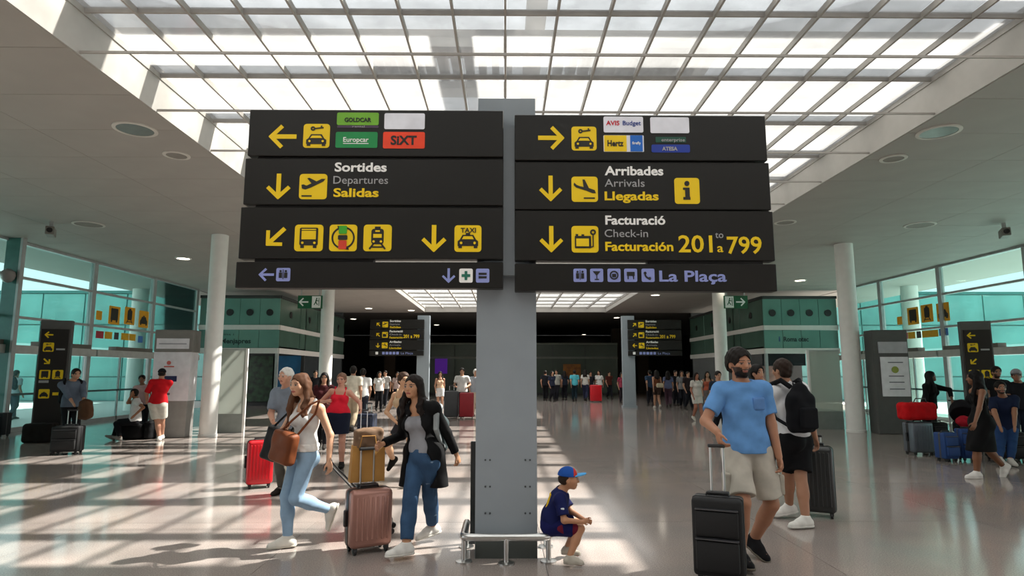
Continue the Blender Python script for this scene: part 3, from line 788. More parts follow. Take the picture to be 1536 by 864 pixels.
# ---- totem signs
def totem(px, Y, rz, side, label):
    q = at_y(px, 570, Y)
    t = thing('totem_sign', label, 'sign', (q.x, Y, 0), rz)
    MB().box(-.32, .32, .0, .22, 0, 2.88).build('core', M('totem_grey', '#5d5d5c', .45, .2), t)
    b = MB().box(-.28, .28, -.05, .0, .35, 2.66).build('face_board', M('totem_black', '#141210', .4), t)
    y = -.05
    def ar(d, z, s=.17, x=-.12):
        m = MB()
        for i, p in enumerate(arrow_polys(d, .17)): m.prism([(x - s / 2 + u * s, z - s / 2 + v * s) for u, v in p], y - .004 - .001 * i, y)
        m.build('arrow', YEL, b)
    def pl(x, z, k, s=.22):
        MB().prism(rrect(x, x + s, z - s / 2, z + s / 2, .025), y - .004, y).build('pictogram_plate', YEL, b)
        m = MB()
        for i, p in enumerate(GLY[k][0]): m.prism([(x + u * s, z - s / 2 + v * s) for u, v in p], y - .008 - .0006 * i, y - .004)
        m.build('pictogram', INK, b)
    ar('left', 2.52); pl(-.22, 2.22, 'rentcar'); MB().box(.05, .23, y - .004, y, 2.15, 2.19).build('line', LGR, b)
    ar('downright' if side < 0 else 'downleft', 1.88); pl(-.24, 1.56, 'bus'); pl(.02, 1.56, 'train'); MB().box(-.24, -.04, y - .004, y, 1.36, 1.42).build('line', LGR, b)
    pl(-.22, 1.1, 'taxi'); MB().box(.06, .22, y - .004, y, 1.06, 1.13).build('line', YEL, b)
totem(77, 15.5, R(22), -1, 'dark totem sign with yellow pictograms beside the man in grey')
totem(1471, 15.5, R(-22), 1, 'dark totem sign with yellow pictograms behind the woman in black')

# ---- stickers on the glass over the doors
def stickers(X, yy, s, label):
    t = thing('glass_sticker_row', label, 'sticker', (X + s * .015, 0, 0))
    OR = M('sticker_amber', '#e0a010', .5)
    for y, z, k, w in yy:
        m = MB().prism(rrect(-w / 2, w / 2, -w / 2, w / 2, .03), 0, .004); m.xform(Matrix.Translation((0, y, z)) @ Matrix.Rotation(s * math.pi / 2, 4, 'Z'))
        pp = m.build('sticker', OR, t)
        if k:
            m = MB()
            for p in GLY[k][0]: m.prism([(-w / 2 + u * w, -w / 2 + v * w) for u, v in p], -.004, 0)
            m.xform(Matrix.Translation((0, y, z)) @ Matrix.Rotation(s * math.pi / 2, 4, 'Z')); m.build('pictogram', INK, pp)
    return t
def strow(X, s, pxs, label, row):
    yy = []
    for px, py, k, w in pxs:
        q = at_x(px, py, X); yy.append((q.y, q.z, k, w))
    t = stickers(X, yy, s, label)
    for px, py, col, w in row:
        q = at_x(px, py, X)
        m = MB().box(-w / 2, w / 2, 0, .004, -.12, .12); m.xform(Matrix.Translation((0, q.y, q.z)) @ Matrix.Rotation(s * math.pi / 2, 4, 'Z'))
        m.build('sticker', M('sticker_' + col[1:], col, .5), t)
strow(WL, 1, [(148, 473, None, .3), (171, 473, 'bus', .62), (194, 474, 'train', .62), (215, 479, 'taxi', .62)], 'row of amber pictogram stickers on the glass over the left doors',
      [(149, 502, '#b03040', .4), (162, 503, '#d8a515', .4), (174, 504, '#404040', .25), (187, 505, '#d8a515', .45), (198, 506, '#d8a515', .4), (210, 509, '#3f77c0', .3)])
strow(WR, -1, [(1350, 481, None, .3), (1370, 474, 'bus', .62), (1391, 470, 'train', .62), (1415, 468, 'taxi', .62)], 'row of amber pictogram stickers on the glass over the right doors',
      [(1357, 504, '#b03040', .4), (1368, 503, '#d8a515', .4), (1379, 502, '#404040', .25), (1390, 501, '#d8a515', .45), (1402, 500, '#d8a515', .4), (1416, 498, '#3f77c0', .45)])

# ---- ticket machines and frosted screens by the columns
k = thing('ticket_machine', 'pale ticket machine with grey head and navy strip beside the white column', 'machine', (-8.42, 16.0, 0), R(6))
MB().rbox(-.44, .44, 0, .5, 0, .9, .015).build('base', M('machine_grey', '#8c8a87', .5), k)
MB().box(-.42, .46, -.01, .5, .9, 2.12).build('front_panel', M('machine_white', '#dcdadf', .4), k)
h = MB().rbox(-.42, .5, -.05, .5, 2.12, 2.68, .02).build('head', M('machine_head', '#77746f', .5), k)
MB().box(-.36, .42, -.06, -.05, 2.2, 2.46).build('label_strip', M('machine_white', '#dcdadf', .4), h)
MB().box(-.3, .36, -.065, -.06, 2.31, 2.34).build('line', M('machine_line', '#9a98a0', .5), h)
MB().box(-.26, .16, -.02, -.01, 1.38, 1.52).build('navy_strip', M('navy', '#1b2350', .4), k)
MB().box(-.2, .02, -.02, -.01, 1.05, 1.1).build('caption_line', M('machine_ink', '#5c5c66', .4), k)
MB().lathe([(.05, -.01), (.05, .0)], cx=-.05, cy=-.012, cz=1.85, axis='y', n=14).build('red_emblem', M('emblem_red', '#c05a50', .4), k)
MB().box(-.16, .08, -.02, -.01, 1.74, 1.77).build('caption_line', MATS['emblem_red'], k)
k = thing('ticket_machine', 'dark ticket machine with a white notice sheet beside the white column', 'machine', (10.3, 16.7, 0), R(-6))
MB().rbox(-.46, .44, 0, .5, 0, 2.74, .02).build('body', M('machine_dark', '#4a4947', .5), k)
MB().box(-.3, .4, -.03, 0, .98, 2.02).build('notice', M('machine_white', '#dcdadf', .4), k)
MB().box(-.33, .4, -.03, 0, 2.12, 2.42).build('label_strip', M('machine_label', '#a8a7ac', .4), k)
for z in (1.16, 1.34, 1.5, 1.86): MB().box(-.12, .26, -.035, -.03, z, z + .025).build('caption_line', M('machine_ink', '#5c5c66', .4), k)
MB().lathe([(.09, -.006), (.09, 0)], cx=.05, cy=-.031, cz=1.68, axis='y', n=16).build('green_emblem', M('emblem_green', '#8d9a3a', .5), k)
FROST = glass('frosted_screen_glass', (.7, .75, .7), .75, .2, (.72, .74, .70), .1)
def screen(x0, x1, Y, label, post):
    s = thing('glass_screen', label, 'screen', ((x0 + x1) / 2, Y, 0))
    w = (x1 - x0) / 2
    MB().box(-w, w, -.01, .01, .5, 2.22).build('pane', FROST, s)
    MB().box(-w, w, -.02, .02, 0, .5).build('base_panel', M('screen_base', '#7d827e', .4), s)
    MB().box(post * w - .03, post * w + .03, -.03, .03, 0, 2.25).build('post', WHITE, s)
    MB().box(-w, w, -.015, .015, 2.22, 2.25).build('top_rail', GREYMET, s)
a, b = at_y(320, 640, 17.3).x, at_y(365, 640, 17.3).x
screen(a, b, 17.3, 'frosted glass screen standing between the white column and the shop poster', 1)
a, b = at_y(1218, 640, 18.2).x, at_y(1266, 640, 18.2).x
screen(a, b, 18.2, 'frosted glass screen standing by the column near the dark ticket machine', -1)
# ================================================================ PEOPLE: bodies and clothes as smooth blended solids
def V3(p): return np.array(p, dtype=np.float32)
class Solid:
    """signed-distance solid on a grid, blended with smooth unions, then meshed"""
    def __init__(s, lo, hi, h):
        s.h = h; s.lo = V3(lo); n = np.ceil((V3(hi) - s.lo) / h).astype(int) + 1
        s.d = np.full(tuple(n), .5, np.float32); s.n = n
    def sub(s, lo, hi):
        i0 = np.clip(np.floor((V3(lo) - s.lo) / s.h).astype(int), 0, s.n - 1); i1 = np.clip(np.ceil((V3(hi) - s.lo) / s.h).astype(int) + 1, 1, s.n)
        if np.any(i1 - i0 < 1): return None
        ax = [s.lo[k] + s.h * np.arange(i0[k], i1[k], dtype=np.float32) for k in range(3)]
        return (slice(i0[0], i1[0]), slice(i0[1], i1[1]), slice(i0[2], i1[2])), ax[0][:, None, None], ax[1][None, :, None], ax[2][None, None, :]
    def put(s, q, e, k, minus=False):
        a = s.d[q]
        if minus:
            s.d[q] = np.maximum(a, -e); return
        if k > 0:
            hh = np.maximum(k - np.abs(a - e), 0) / k
            s.d[q] = np.minimum(a, e) - hh * hh * k * .25
        else: s.d[q] = np.minimum(a, e)
    def cone(s, a, b, ra, rb, k=.02, flat=None, cut=None, minus=False):
        a, b = V3(a), V3(b); m = max(ra, rb) * (1.0 if flat is None else max(1, flat[1])) + k + 3 * s.h
        r = s.sub(np.minimum(a, b) - m, np.maximum(a, b) + m)
        if r is None: return
        q, X, Y, Z = r
        ab = b - a; L2 = float(ab @ ab) + 1e-9
        px, py, pz = X - a[0], Y - a[1], Z - a[2]
        t = np.clip((px * ab[0] + py * ab[1] + pz * ab[2]) / L2, 0, 1)
        dx, dy, dz = px - t * ab[0], py - t * ab[1], pz - t * ab[2]
        if flat is not None:          # (axis, factor): wider by factor along axis
            u = V3(flat[0]); f = 1 / flat[1] - 1
            w = (dx * u[0] + dy * u[1] + dz * u[2]) * f
            dx = dx + w * u[0]; dy = dy + w * u[1]; dz = dz + w * u[2]
        e = np.sqrt(dx * dx + dy * dy + dz * dz) - (ra + (rb - ra) * t)
        for c in (cut or []):
            P, N = V3(c[0]), V3(c[1]); e = np.maximum(e, (X - P[0]) * N[0] + (Y - P[1]) * N[1] + (Z - P[2]) * N[2])
        s.put(q, e.astype(np.float32), k, minus)
    def ell(s, c, r, rot=None, k=.02, cut=None, minus=False):
        c = V3(c); r = V3(r); m = float(r.max()) + k + 3 * s.h
        g = s.sub(c - m, c + m)
        if g is None: return
        q, X, Y, Z = g
        p = [X - c[0], Y - c[1], Z - c[2]]
        Rm = np.eye(3, dtype=np.float32) if rot is None else np.array(rot, dtype=np.float32)
        loc = [p[0] * Rm[0, i] + p[1] * Rm[1, i] + p[2] * Rm[2, i] for i in range(3)]
        k0 = np.sqrt(sum((loc[i] / r[i]) ** 2 for i in range(3)))
        k1 = np.sqrt(sum((loc[i] / (r[i] * r[i])) ** 2 for i in range(3))) + 1e-6
        e = k0 * (k0 - 1) / k1
        for cc in (cut or []):
            P, N = V3(cc[0]), V3(cc[1]); e = np.maximum(e, (X - P[0]) * N[0] + (Y - P[1]) * N[1] + (Z - P[2]) * N[2])
        s.put(q, e.astype(np.float32), k, minus)
    def box(s, c, r, rot=None, rad=.02, k=.01, minus=False):
        c = V3(c); r = V3(r); m = float(np.linalg.norm(r)) + rad + k + 3 * s.h
        g = s.sub(c - m, c + m)
        if g is None: return
        q, X, Y, Z = g
        Rm = np.eye(3, dtype=np.float32) if rot is None else np.array(rot, dtype=np.float32)
        p = [X - c[0], Y - c[1], Z - c[2]]
        loc = [np.abs(p[0] * Rm[0, i] + p[1] * Rm[1, i] + p[2] * Rm[2, i]) - (r[i] - rad) for i in range(3)]
        e = np.sqrt(sum(np.maximum(l, 0) ** 2 for l in loc)) + np.minimum(np.maximum(np.maximum(loc[0], loc[1]), loc[2]), 0) - rad
        s.put(q, e.astype(np.float32), k, minus)
    def plane(s, P, N):
        P, N = V3(P), V3(N); n = np.linalg.norm(N); N = N / n
        ax = [s.lo[k] + s.h * np.arange(s.n[k], dtype=np.float32) for k in range(3)]
        s.d = np.maximum(s.d, ((ax[0] - P[0]) * N[0])[:, None, None] + ((ax[1] - P[1]) * N[1])[None, :, None] + ((ax[2] - P[2]) * N[2])[None, None, :])
    def folds(s, amp, f, seed=0):
        ax = [s.lo[k] + s.h * np.arange(s.n[k], dtype=np.float32) for k in range(3)]
        X, Y, Z = ax[0][:, None, None], ax[1][None, :, None], ax[2][None, None, :]
        w = np.sin(f * (X * .9 + Z * .5) + seed) * np.sin(f * .8 * (Z - .6 * Y) + 1.3 + seed) + .6 * np.sin(f * 1.9 * (Y + .35 * Z) + .5) * np.sin(f * 1.3 * (X - .4 * Z))
        s.d = s.d + amp * w.astype(np.float32)
    def mesh(s, name):
        d = s.d; d[0] = d[-1] = .1; d[:, 0] = d[:, -1] = .1; d[:, :, 0] = d[:, :, -1] = .1
        ins = d < 0
        c = ins[:-1, :-1, :-1].astype(np.int8)
        for i in (0, 1):
            for j in (0, 1):
                for k in (0, 1):
                    if i + j + k: c = c + ins[i:i + c.shape[0], j:j + c.shape[1], k:k + c.shape[2]]
        act = (c > 0) & (c < 8)
        I, J, K = np.nonzero(act)
        if len(I) == 0: return None
        idx = np.full(act.shape, -1, np.int32); idx[I, J, K] = np.arange(len(I))
        acc = np.zeros((len(I), 3), np.float32); cnt = np.zeros(len(I), np.float32)
        cor = {}
        for i in (0, 1):
            for j in (0, 1):
                for k in (0, 1): cor[(i, j, k)] = d[I + i, J + j, K + k]
        for a in cor:
            for x in range(3):
                if a[x] == 0:
                    b = list(a); b[x] = 1; b = tuple(b)
                    u, v = cor[a], cor[b]; m = (u < 0) != (v < 0)
                    t = np.where(m, u / np.where(m, u - v, 1), 0)
                    p = np.zeros((len(I), 3), np.float32); p += np.array(a, np.float32); p[:, x] = t
                    acc += p * m[:, None]; cnt += m
        P = (acc / cnt[:, None] + np.stack([I, J, K], 1)) * s.h + s.lo
        F = []
        n = ins.shape
        for x in range(3):
            y, z = (x + 1) % 3, (x + 2) % 3
            A = np.moveaxis(ins, (x, y, z), (0, 1, 2)); ID = np.moveaxis(idx, (x, y, z), (0, 1, 2))
            e = A[:-1, 1:-1, 1:-1] != A[1:, 1:-1, 1:-1]
            i, j, k = np.nonzero(e); fl = A[i, j + 1, k + 1]
            q = np.stack([ID[i, j, k], ID[i, j + 1, k], ID[i, j + 1, k + 1], ID[i, j, k + 1]], 1)
            q[~fl] = q[~fl][:, ::-1]; F.append(q)
        F = np.concatenate(F); F = F[(F >= 0).all(1)]
        # one light smoothing pass along the quads
        for _ in range(1):
            S = np.zeros_like(P); N = np.zeros(len(P), np.float32)
            for a, b in ((0, 1), (1, 2), (2, 3), (3, 0)):
                np.add.at(S, F[:, a], P[F[:, b]]); np.add.at(N, F[:, a], 1)
            P = P * .6 + .4 * S / np.maximum(N, 1)[:, None]
        me = bpy.data.meshes.new(name)
        me.vertices.add(len(P)); me.vertices.foreach_set('co', P.astype(np.float32).ravel())
        me.loops.add(len(F) * 4); me.loops.foreach_set('vertex_index', F.astype(np.int32).ravel())
        me.polygons.add(len(F)); me.polygons.foreach_set('loop_start', np.arange(0, len(F) * 4, 4, dtype=np.int32))
        me.polygons.foreach_set('use_smooth', np.ones(len(F), bool))
        me.update(calc_edges=True); me.validate()
        return me, P

def rotz(a): c, s = math.cos(a), math.sin(a); return np.array([[c, -s, 0], [s, c, 0], [0, 0, 1]], np.float32)
def rotx(a): c, s = math.cos(a), math.sin(a); return np.array([[1, 0, 0], [0, c, -s], [0, s, c]], np.float32)
def roty(a): c, s = math.cos(a), math.sin(a); return np.array([[c, 0, s], [0, 1, 0], [-s, 0, c]], np.float32)
def unit(v): v = V3(v); return v / (np.linalg.norm(v) + 1e-9)
def ik(a, b, l1, l2, hint):
    a, b = V3(a), V3(b); d = b - a; L = np.linalg.norm(d); u = d / (L + 1e-9)
    if L > (l1 + l2) * .999:
        L = (l1 + l2) * .999; b = a + u * L
    x = (l1 * l1 - l2 * l2 + L * L) / (2 * L); h = math.sqrt(max(0, l1 * l1 - x * x))
    hv = V3(hint); hv = hv - u * float(hv @ u); hv = unit(hv)
    return a + u * x + hv * h, b

def skin_mat(base):
    nm = 'skin_' + base.strip('#')
    if nm in MATS: return MATS[nm]
    m = bpy.data.materials.new(nm); m.use_nodes = True
    n = m.node_tree.nodes; l = m.node_tree.links; b = n['Principled BSDF']
    at = n.new('ShaderNodeAttribute'); at.attribute_name = 'paint'
    tc = n.new('ShaderNodeTexCoord'); nz = n.new('ShaderNodeTexNoise'); nz.inputs['Scale'].default_value = 14
    l.new(tc.outputs['Object'], nz.inputs['Vector'])
    mr = n.new('ShaderNodeMapRange'); mr.inputs['To Min'].default_value = .9; mr.inputs['To Max'].default_value = 1.08
    l.new(nz.outputs['Fac'], mr.inputs['Value'])
    mx = n.new('ShaderNodeMix'); mx.data_type = 'RGBA'; mx.blend_type = 'MULTIPLY'; mx.inputs[0].default_value = 1
    l.new(at.outputs['Color'], mx.inputs[6]); l.new(mr.outputs[0], mx.inputs[7]); l.new(mx.outputs[2], b.inputs['Base Color'])
    b.inputs['Roughness'].default_value = .55
    b.inputs['Subsurface Weight'].default_value = .08; b.inputs['Subsurface Radius'].default_value = (.02, .008, .004); b.inputs['Subsurface Scale'].default_value = .5
    MATS[nm] = m
    return m

class Person:
    """keypoints are world points; everything is built relative to the point on the floor under the pelvis"""
    def __init__(s, label, H, kp, hip=0, chest=None, head=(None, 0, 0), toes=(None, None), sex='m', fat=1.0, res=.008, skin='#b98a6a', hair='#231812',
                 hints={}, curl=.6, foot_pitch=(0, 0), group=None, beard=False, hand_dir={}, face=True, floor_z=0.0, scale_head=1.0):
        s.H = H; s.sex = sex; s.fat = fat; s.res = res; s.label = label; s.skin = skin; s.haircol = hair; s.beard = beard; s.face = face
        s.fine = res <= .011
        chest = hip if chest is None else chest
        hy = chest if head[0] is None else head[0]
        pel = V3(kp['pelvis']); s.org = V3((pel[0], pel[1], floor_z))
        s.k = {a: V3(b) - s.org for a, b in kp.items()}
        s.Rp = rotz(R(hip)); s.Rc = rotz(R(chest)); s.Rh = rotz(R(hy)) @ rotx(R(-head[1])) @ roty(R(head[2]))
        up = unit(s.k['neck'] - s.k['pelvis'])
        # chest frame: tilt so that z follows the spine
        z = up; x = s.Rc[:, 0]; x = unit(x - z * float(x @ z)); y = np.cross(z, x); s.Rt = np.stack([x, y, z], 1)
        H_ = H
        wm = 1.0 if sex == 'm' else .90
        sw = .106 * H_ * wm; hw = .052 * H_ * (1 if sex == 'm' else 1.05)
        J = s.J = dict(s.k)
        spine = s.k['neck'] - s.k['pelvis']; sl = np.linalg.norm(spine)
        J['sL'] = s.k['neck'] - up * (.036 * H_) + s.Rt[:, 0] * sw
        J['sR'] = s.k['neck'] - up * (.036 * H_) - s.Rt[:, 0] * sw
        if 'sL' in kp: J['sL'] = s.k['sL']
        if 'sR' in kp: J['sR'] = s.k['sR']
        J['hL'] = s.k['pelvis'] + s.Rp[:, 0] * hw; J['hR'] = s.k['pelvis'] - s.Rp[:, 0] * hw
        lt, ls, la, lf = .238 * H_, .234 * H_, .168 * H_, .146 * H_
        fw = -s.Rp[:, 1]; bk = s.Rc[:, 1]
        for sd, sg in (('L', 1), ('R', -1)):
            hint = hints.get('knee' + sd, fw)
            J['k' + sd], J['a' + sd] = ik(J['h' + sd], s.k['ankle' + sd], lt, ls, hint)
            hint = hints.get('elbow' + sd, bk + s.Rc[:, 0] * sg * .4)
            J['e' + sd], J['w' + sd] = ik(J['s' + sd], s.k['wrist' + sd], la, lf, hint)
        s.toe = {}
        for i, sd in enumerate('LR'):
            ty = toes[i] if toes[i] is not None else hip
            s.toe[sd] = rotz(R(ty)) @ rotx(R(foot_pitch[i]))
        s.hd = {sd: unit(V3(hand_dir[sd])) if sd in hand_dir else unit(J['w' + sd] - J['e' + sd]) for sd in 'LR'}
        s.curl = curl
        s.hh = .132 * H * scale_head
        hc = s.k['head'] if 'head' in s.k else s.k['neck'] + up * .075 * H + V3((0, 0, .02 * H))
        s.hc = hc; J['head'] = hc
        pts = np.array(list(J.values())); s.lo = pts.min(0) - .26; s.hi = pts.max(0) + .26; s.lo[2] = -.02
        s.hi[2] = max(s.hi[2], hc[2] + .22)
        s.root = thing('person', label, 'person', tuple(float(v) for v in s.org), 0, group)
        s.body()
    def solid(s, res=None): return Solid(s.lo, s.hi, res or s.res)
    def hp(s, x, y, z): return s.hc + s.Rh @ (V3((x, y, z - .5)) * s.hh)
    def legs(s, S, inf=0.0, upto=1.0, top=True, k=.03, wide=1.0, which='LR', flare=0.0):
        H, J, f = s.H, s.J, s.fat
        a = (.052 if s.sex == 'm' else .0485) * H * (.75 + .25 * f)
        for sd in which:
            A, B, C = J['h' + sd], J['k' + sd], J['a' + sd]
            if upto <= 1.0:
                E = A + (B - A) * upto; n = unit(B - A)
                S.cone(A, A + (B - A) * (upto + .1), a * wide + inf, (a * (1 - .32 * upto)) * wide + inf + flare, k, cut=[(E, n)])
            else:
                S.cone(A, B, a * wide + inf, .0345 * H * wide + inf, k)
                u = upto - 1; E = B + (C - B) * u; n = unit(C - B)
                ct = [(E, n)] if u < 1.05 else None
                S.cone(B, B + (C - B) * min(1, .45), .0345 * H * wide + inf, .033 * H * wide + inf, k * .6, cut=ct)
                if u > .4: S.cone(B + (C - B) * .4, B + (C - B) * (u + .06 if ct else u), .0335 * H * wide + inf, .0225 * H * wide + inf + flare, k * .6, cut=ct)
                if u >= 1: pass
                d2 = unit(C - B); fx = -unit(B - A) + s.Rp[:, 1] * .25; fx = unit(d2 + fx); fx = unit(fx - d2 * float(fx @ d2))
                cb = B + (C - B) * .3 + fx * .010 * H
                S.ell(cb, (.027 * H * wide + inf, .028 * H * wide + inf, .075 * H), np.stack([np.cross(fx, d2), fx, d2], 1), k * .7)
    def hips(s, S, inf=0.0, k=.04):
        H, J, f = s.H, s.J, s.fat
        p = s.k['pelvis']; w = .092 * H if s.sex == 'm' else .091 * H
        S.ell(p + V3((0, 0, .03 * H)), (w * f + inf, .066 * H * f + inf, .062 * H + inf), s.Rp, k)
        b = s.Rp[:, 1] * .022 * H
        for sg in (1, -1): S.ell(p + b + s.Rp[:, 0] * sg * .045 * H - V3((0, 0, .012 * H)), (.05 * H + inf, .052 * H + inf, .05 * H + inf), s.Rp, k)
    def torso(s, S, inf=0.0, k=.045, low=0.0, shoulders=True, bust=True):
        H, J, f = s.H, s.J, s.fat
        p, n = s.k['pelvis'], s.k['neck']; sp = n - p
        m = s.sex == 'm'
        S.ell(p + sp * (.28 + low), ((.083 if m else .073) * H * f + inf, (.060 if m else .054) * H * f * (1 if f < 1.1 else 1.15) + inf, .085 * H), s.Rt, k)
        S.ell(p + sp * .64, ((.095 if m else .081) * H * (.6 + .4 * f) + inf, (.064 if m else .056) * H * (.6 + .4 * f) + inf, .105 * H + inf * .3), s.Rt, k)
        if shoulders:
            r = (.036 if m else .031) * H + inf
            S.cone(J['sL'], J['sR'], r, r, k)
            S.cone(n - s.Rt[:, 2] * .02 * H, n + s.Rt[:, 2] * .012 * H, .05 * H + inf, .034 * H + inf, k)
        if not m and bust:
            for sg in (1, -1): S.ell(p + sp * .66 + s.Rt @ V3((sg * .042 * H, -.046 * H, -.0)), (.036 * H + inf, .034 * H + inf, .036 * H + inf), s.Rt, .03)
        if f > 1.15: S.ell(p + sp * .36 + s.Rt @ V3((0, -.03 * H, 0)), (.08 * H + inf, .06 * H + inf, .08 * H), s.Rt, k)
    def arms(s, S, inf=0.0, upto=2.0, which='LR', k=.02, flare=0.0):
        H, J = s.H, s.J; g = (1.0 if s.sex == 'm' else .86) * (.8 + .2 * s.fat)
        for sd in which:
            A, B, C = J['s' + sd], J['e' + sd], J['w' + sd]
            if upto <= 1:
                E = A + (B - A) * upto; n = unit(B - A)
                S.cone(A, A + (B - A) * (upto + .12), .031 * H * g + inf, .027 * H * g + inf + flare, k, cut=[(E, n)])
            else:
                S.cone(A, B, .031 * H * g + inf, .0235 * H * g + inf, k)
                u = upto - 1; E = B + (C - B) * u; n = unit(C - B)
                S.cone(B, B + (C - B) * min(1.0, u + .06), .0245 * H * g + inf, .0165 * H * g + inf + flare, k, cut=[(E, n)] if u < 1 else None)
    def hand(s, S, sd):
        H, J = s.H, s.J; w = J['w' + sd]; d = s.hd[sd]; L = .105 * H
        side = 1 if sd == 'L' else -1
        inn = unit(s.Rc @ V3((-side, 0, 0)) - d * float((s.Rc @ V3((-side, 0, 0))) @ d))    # palm faces the body
        fwd = unit(np.cross(inn, d)); fwd = fwd if float(fwd @ (-s.Rc[:, 1])) > 0 else -fwd   # thumb side to the front
        pc = w + d * L * .27
        rot = np.stack([fwd, inn, d], 1)
        if not s.fine:
            S.ell(w + d * L * .4, (L * .2, L * .12, L * .45), rot, .01); return
        S.ell(pc, (L * .205, L * .10, L * .30), rot, .012)
        for i, (o, ln) in enumerate(((.145, .40), (.05, .45), (-.05, .42), (-.14, .33))):
            b = w + d * L * .46 + fwd * L * o; r = .0085 * H / 1.7
            c1 = s.curl * .9; c2 = s.curl * 1.9
            m1 = b + (d * math.cos(c1) + inn * math.sin(c1)) * L * ln * .5
            t = m1 + (d * math.cos(c2) + inn * math.sin(c2)) * L * ln * .5
            S.cone(b, m1, r * 1.1, r, .003); S.cone(m1, t, r, r * .8, .003)
        b = w + d * L * .16 + fwd * L * .14; m1 = b + (d * .7 + fwd * .65 + inn * .3) * L * .22; t = m1 + (d * .85 + fwd * .1 + inn * .5) * L * .22
        S.cone(b, m1, .0115 * H / 1.7, .01 * H / 1.7, .006); S.cone(m1, t, .01 * H / 1.7, .008 * H / 1.7, .003)
    def headshape(s, S):
        h = s.hh; P = s.hp; Rh = s.Rh
        S.ell(P(0, .03, .62), (.335 * h, .42 * h, .385 * h), Rh, .02)
        S.ell(P(0, -.10, .33), (.255 * h, .275 * h, .27 * h), Rh, .03)
        S.ell(P(0, -.24, .12), (.12 * h, .10 * h, .09 * h), Rh, .03)
        S.cone(s.k['neck'] - s.Rt[:, 2] * .01 * s.H, P(0, .07, .32), .034 * s.H * (1 if s.sex == 'm' else .84), .031 * s.H * (1 if s.sex == 'm' else .82), .03)
        if s.fine:
            S.cone(P(0, -.37, .55), P(0, -.455, .375), .035 * h, .058 * h, .02)
            S.cone(P(-.19, -.325, .585), P(.19, -.325, .585), .045 * h, .045 * h, .03)
            S.cone(P(-.06, -.365, .225), P(.06, -.365, .225), .032 * h, .032 * h, .012)
            for sg in (1, -1):
                S.ell(P(sg * .2, -.255, .40), (.10 * h, .10 * h, .09 * h), Rh, .03)
        for sg in (1, -1): S.ell(P(sg * .335, .04, .45), (.045 * h, .10 * h, .13 * h), Rh, .01)
    def body(s):
        S = s.solid()
        s.hips(S); s.torso(S); s.legs(S, upto=2.0); s.arms(S); s.headshape(S)
        for sd in 'LR':
            s.hand(S, sd)
            f = s.toe[sd]; a = s.J['a' + sd]
            S.cone(a + f @ V3((0, .02, -.035)), a + f @ V3((0, -.105 * s.H * .9, -.05)), .03 * s.H / 1.7, .022 * s.H / 1.7, .02)
        me, P = S.mesh('body')
        c = np.tile(np.array([*srgb(s.skin), 1], np.float32), (len(P), 1))
        L = (P - s.hc) @ s.Rh / s.hh; L[:, 2] += .5
        x, y, z = np.abs(L[:, 0]), L[:, 1], L[:, 2]
        hd = (z > -.05) & (z < 1.1) & (x < .5)
        def dye(m, col): c[m, :3] = col
        hc = np.array(srgb(s.haircol), np.float32)
        fr = hd & (y < -.12)
        if s.face:
            dye(fr & ((x / .13) ** 2 + ((z - .215) / .042) ** 2 < 1), np.array(srgb('#9c4a44' if s.sex != 'm' else '#8a5044')))
            ex = ((x - .155) / .072) ** 2 + ((z - .50) / .03) ** 2
            dye(fr & (ex < 1), np.array((.30, .28, .26))); dye(fr & (((x - .155) / .034) ** 2 + ((z - .495) / .04) ** 2 < 1), np.array((.02, .012, .01)))
            dye(fr & (np.abs(z - .535) < .016) & (x > .08) & (x < .235), hc * .5 + .25 * c[0, :3])
            dye(fr & (((x - .165) / .115) ** 2 + ((z - .605 + .12 * (x - .16) ** 2) / .024) ** 2 < 1), hc * .8)
        if s.beard:
            m = hd & (y < .06) & (z < .36 + .25 * np.clip(x - .2, 0, 1)) & (z > -.02) & ~((x < .11) & (np.abs(z - .215) < .035)) & ((z < .16) | (x > .14) | (np.abs(z - .285) < .025))
            dye(m & (y < -.02), hc * .9 + .1 * c[0, :3])
        at = me.color_attributes.new('paint', 'FLOAT_COLOR', 'POINT'); at.data.foreach_set('color', c.ravel())
        o = link('body', me, skin_mat(s.skin), s.root); s.bodyobj = o
    def add(s, name, S, mat, label=None, parent=None):
        r = S.mesh(name)
        if r is None: return None
        o = link(name, r[0], mat if not isinstance(mat, str) else cloth(mat), s.root)
        if label: o['label'] = label
        return o
    # ---- clothes
    def tee(s, col, sleeve=.62, hem=.02, inf=.013, neck=.0, name='shirt', folds=.0055, hole=.052, upto=None):
        S = s.solid(); H = s.H
        s.torso(S, inf + .004, bust=True); 
        p, n = s.k['pelvis'], s.k['neck']
        S.ell(p + V3((0, 0, .005 * H)), (.102 * H * s.fat + inf + .008, .074 * H * s.fat + inf + .010, .15 * H), s.Rp, .05)
        if s.fat < 1.1: S.ell(p + (n - p) * .35, ((.091 if s.sex == 'm' else .078) * H + inf, .064 * H + inf, .13 * H), s.Rt, .05)
        s.arms(S, inf + .002, sleeve, flare=.008 if sleeve <= 1 else .002)
        if s.fine and folds: S.folds(folds, 24, sum(map(ord, s.label)) % 7)
        up = s.Rt[:, 2]
        S.plane(p + V3((0, 0, hem * H)), (0, 0, -1))
        S.ell(n + up * (.028 + neck) * H + s.Rt @ V3((0, -.012 * H, 0)), (hole * H, hole * H, .034 * H), s.Rt, 0, minus=True)
        return s.add(name, S, col)
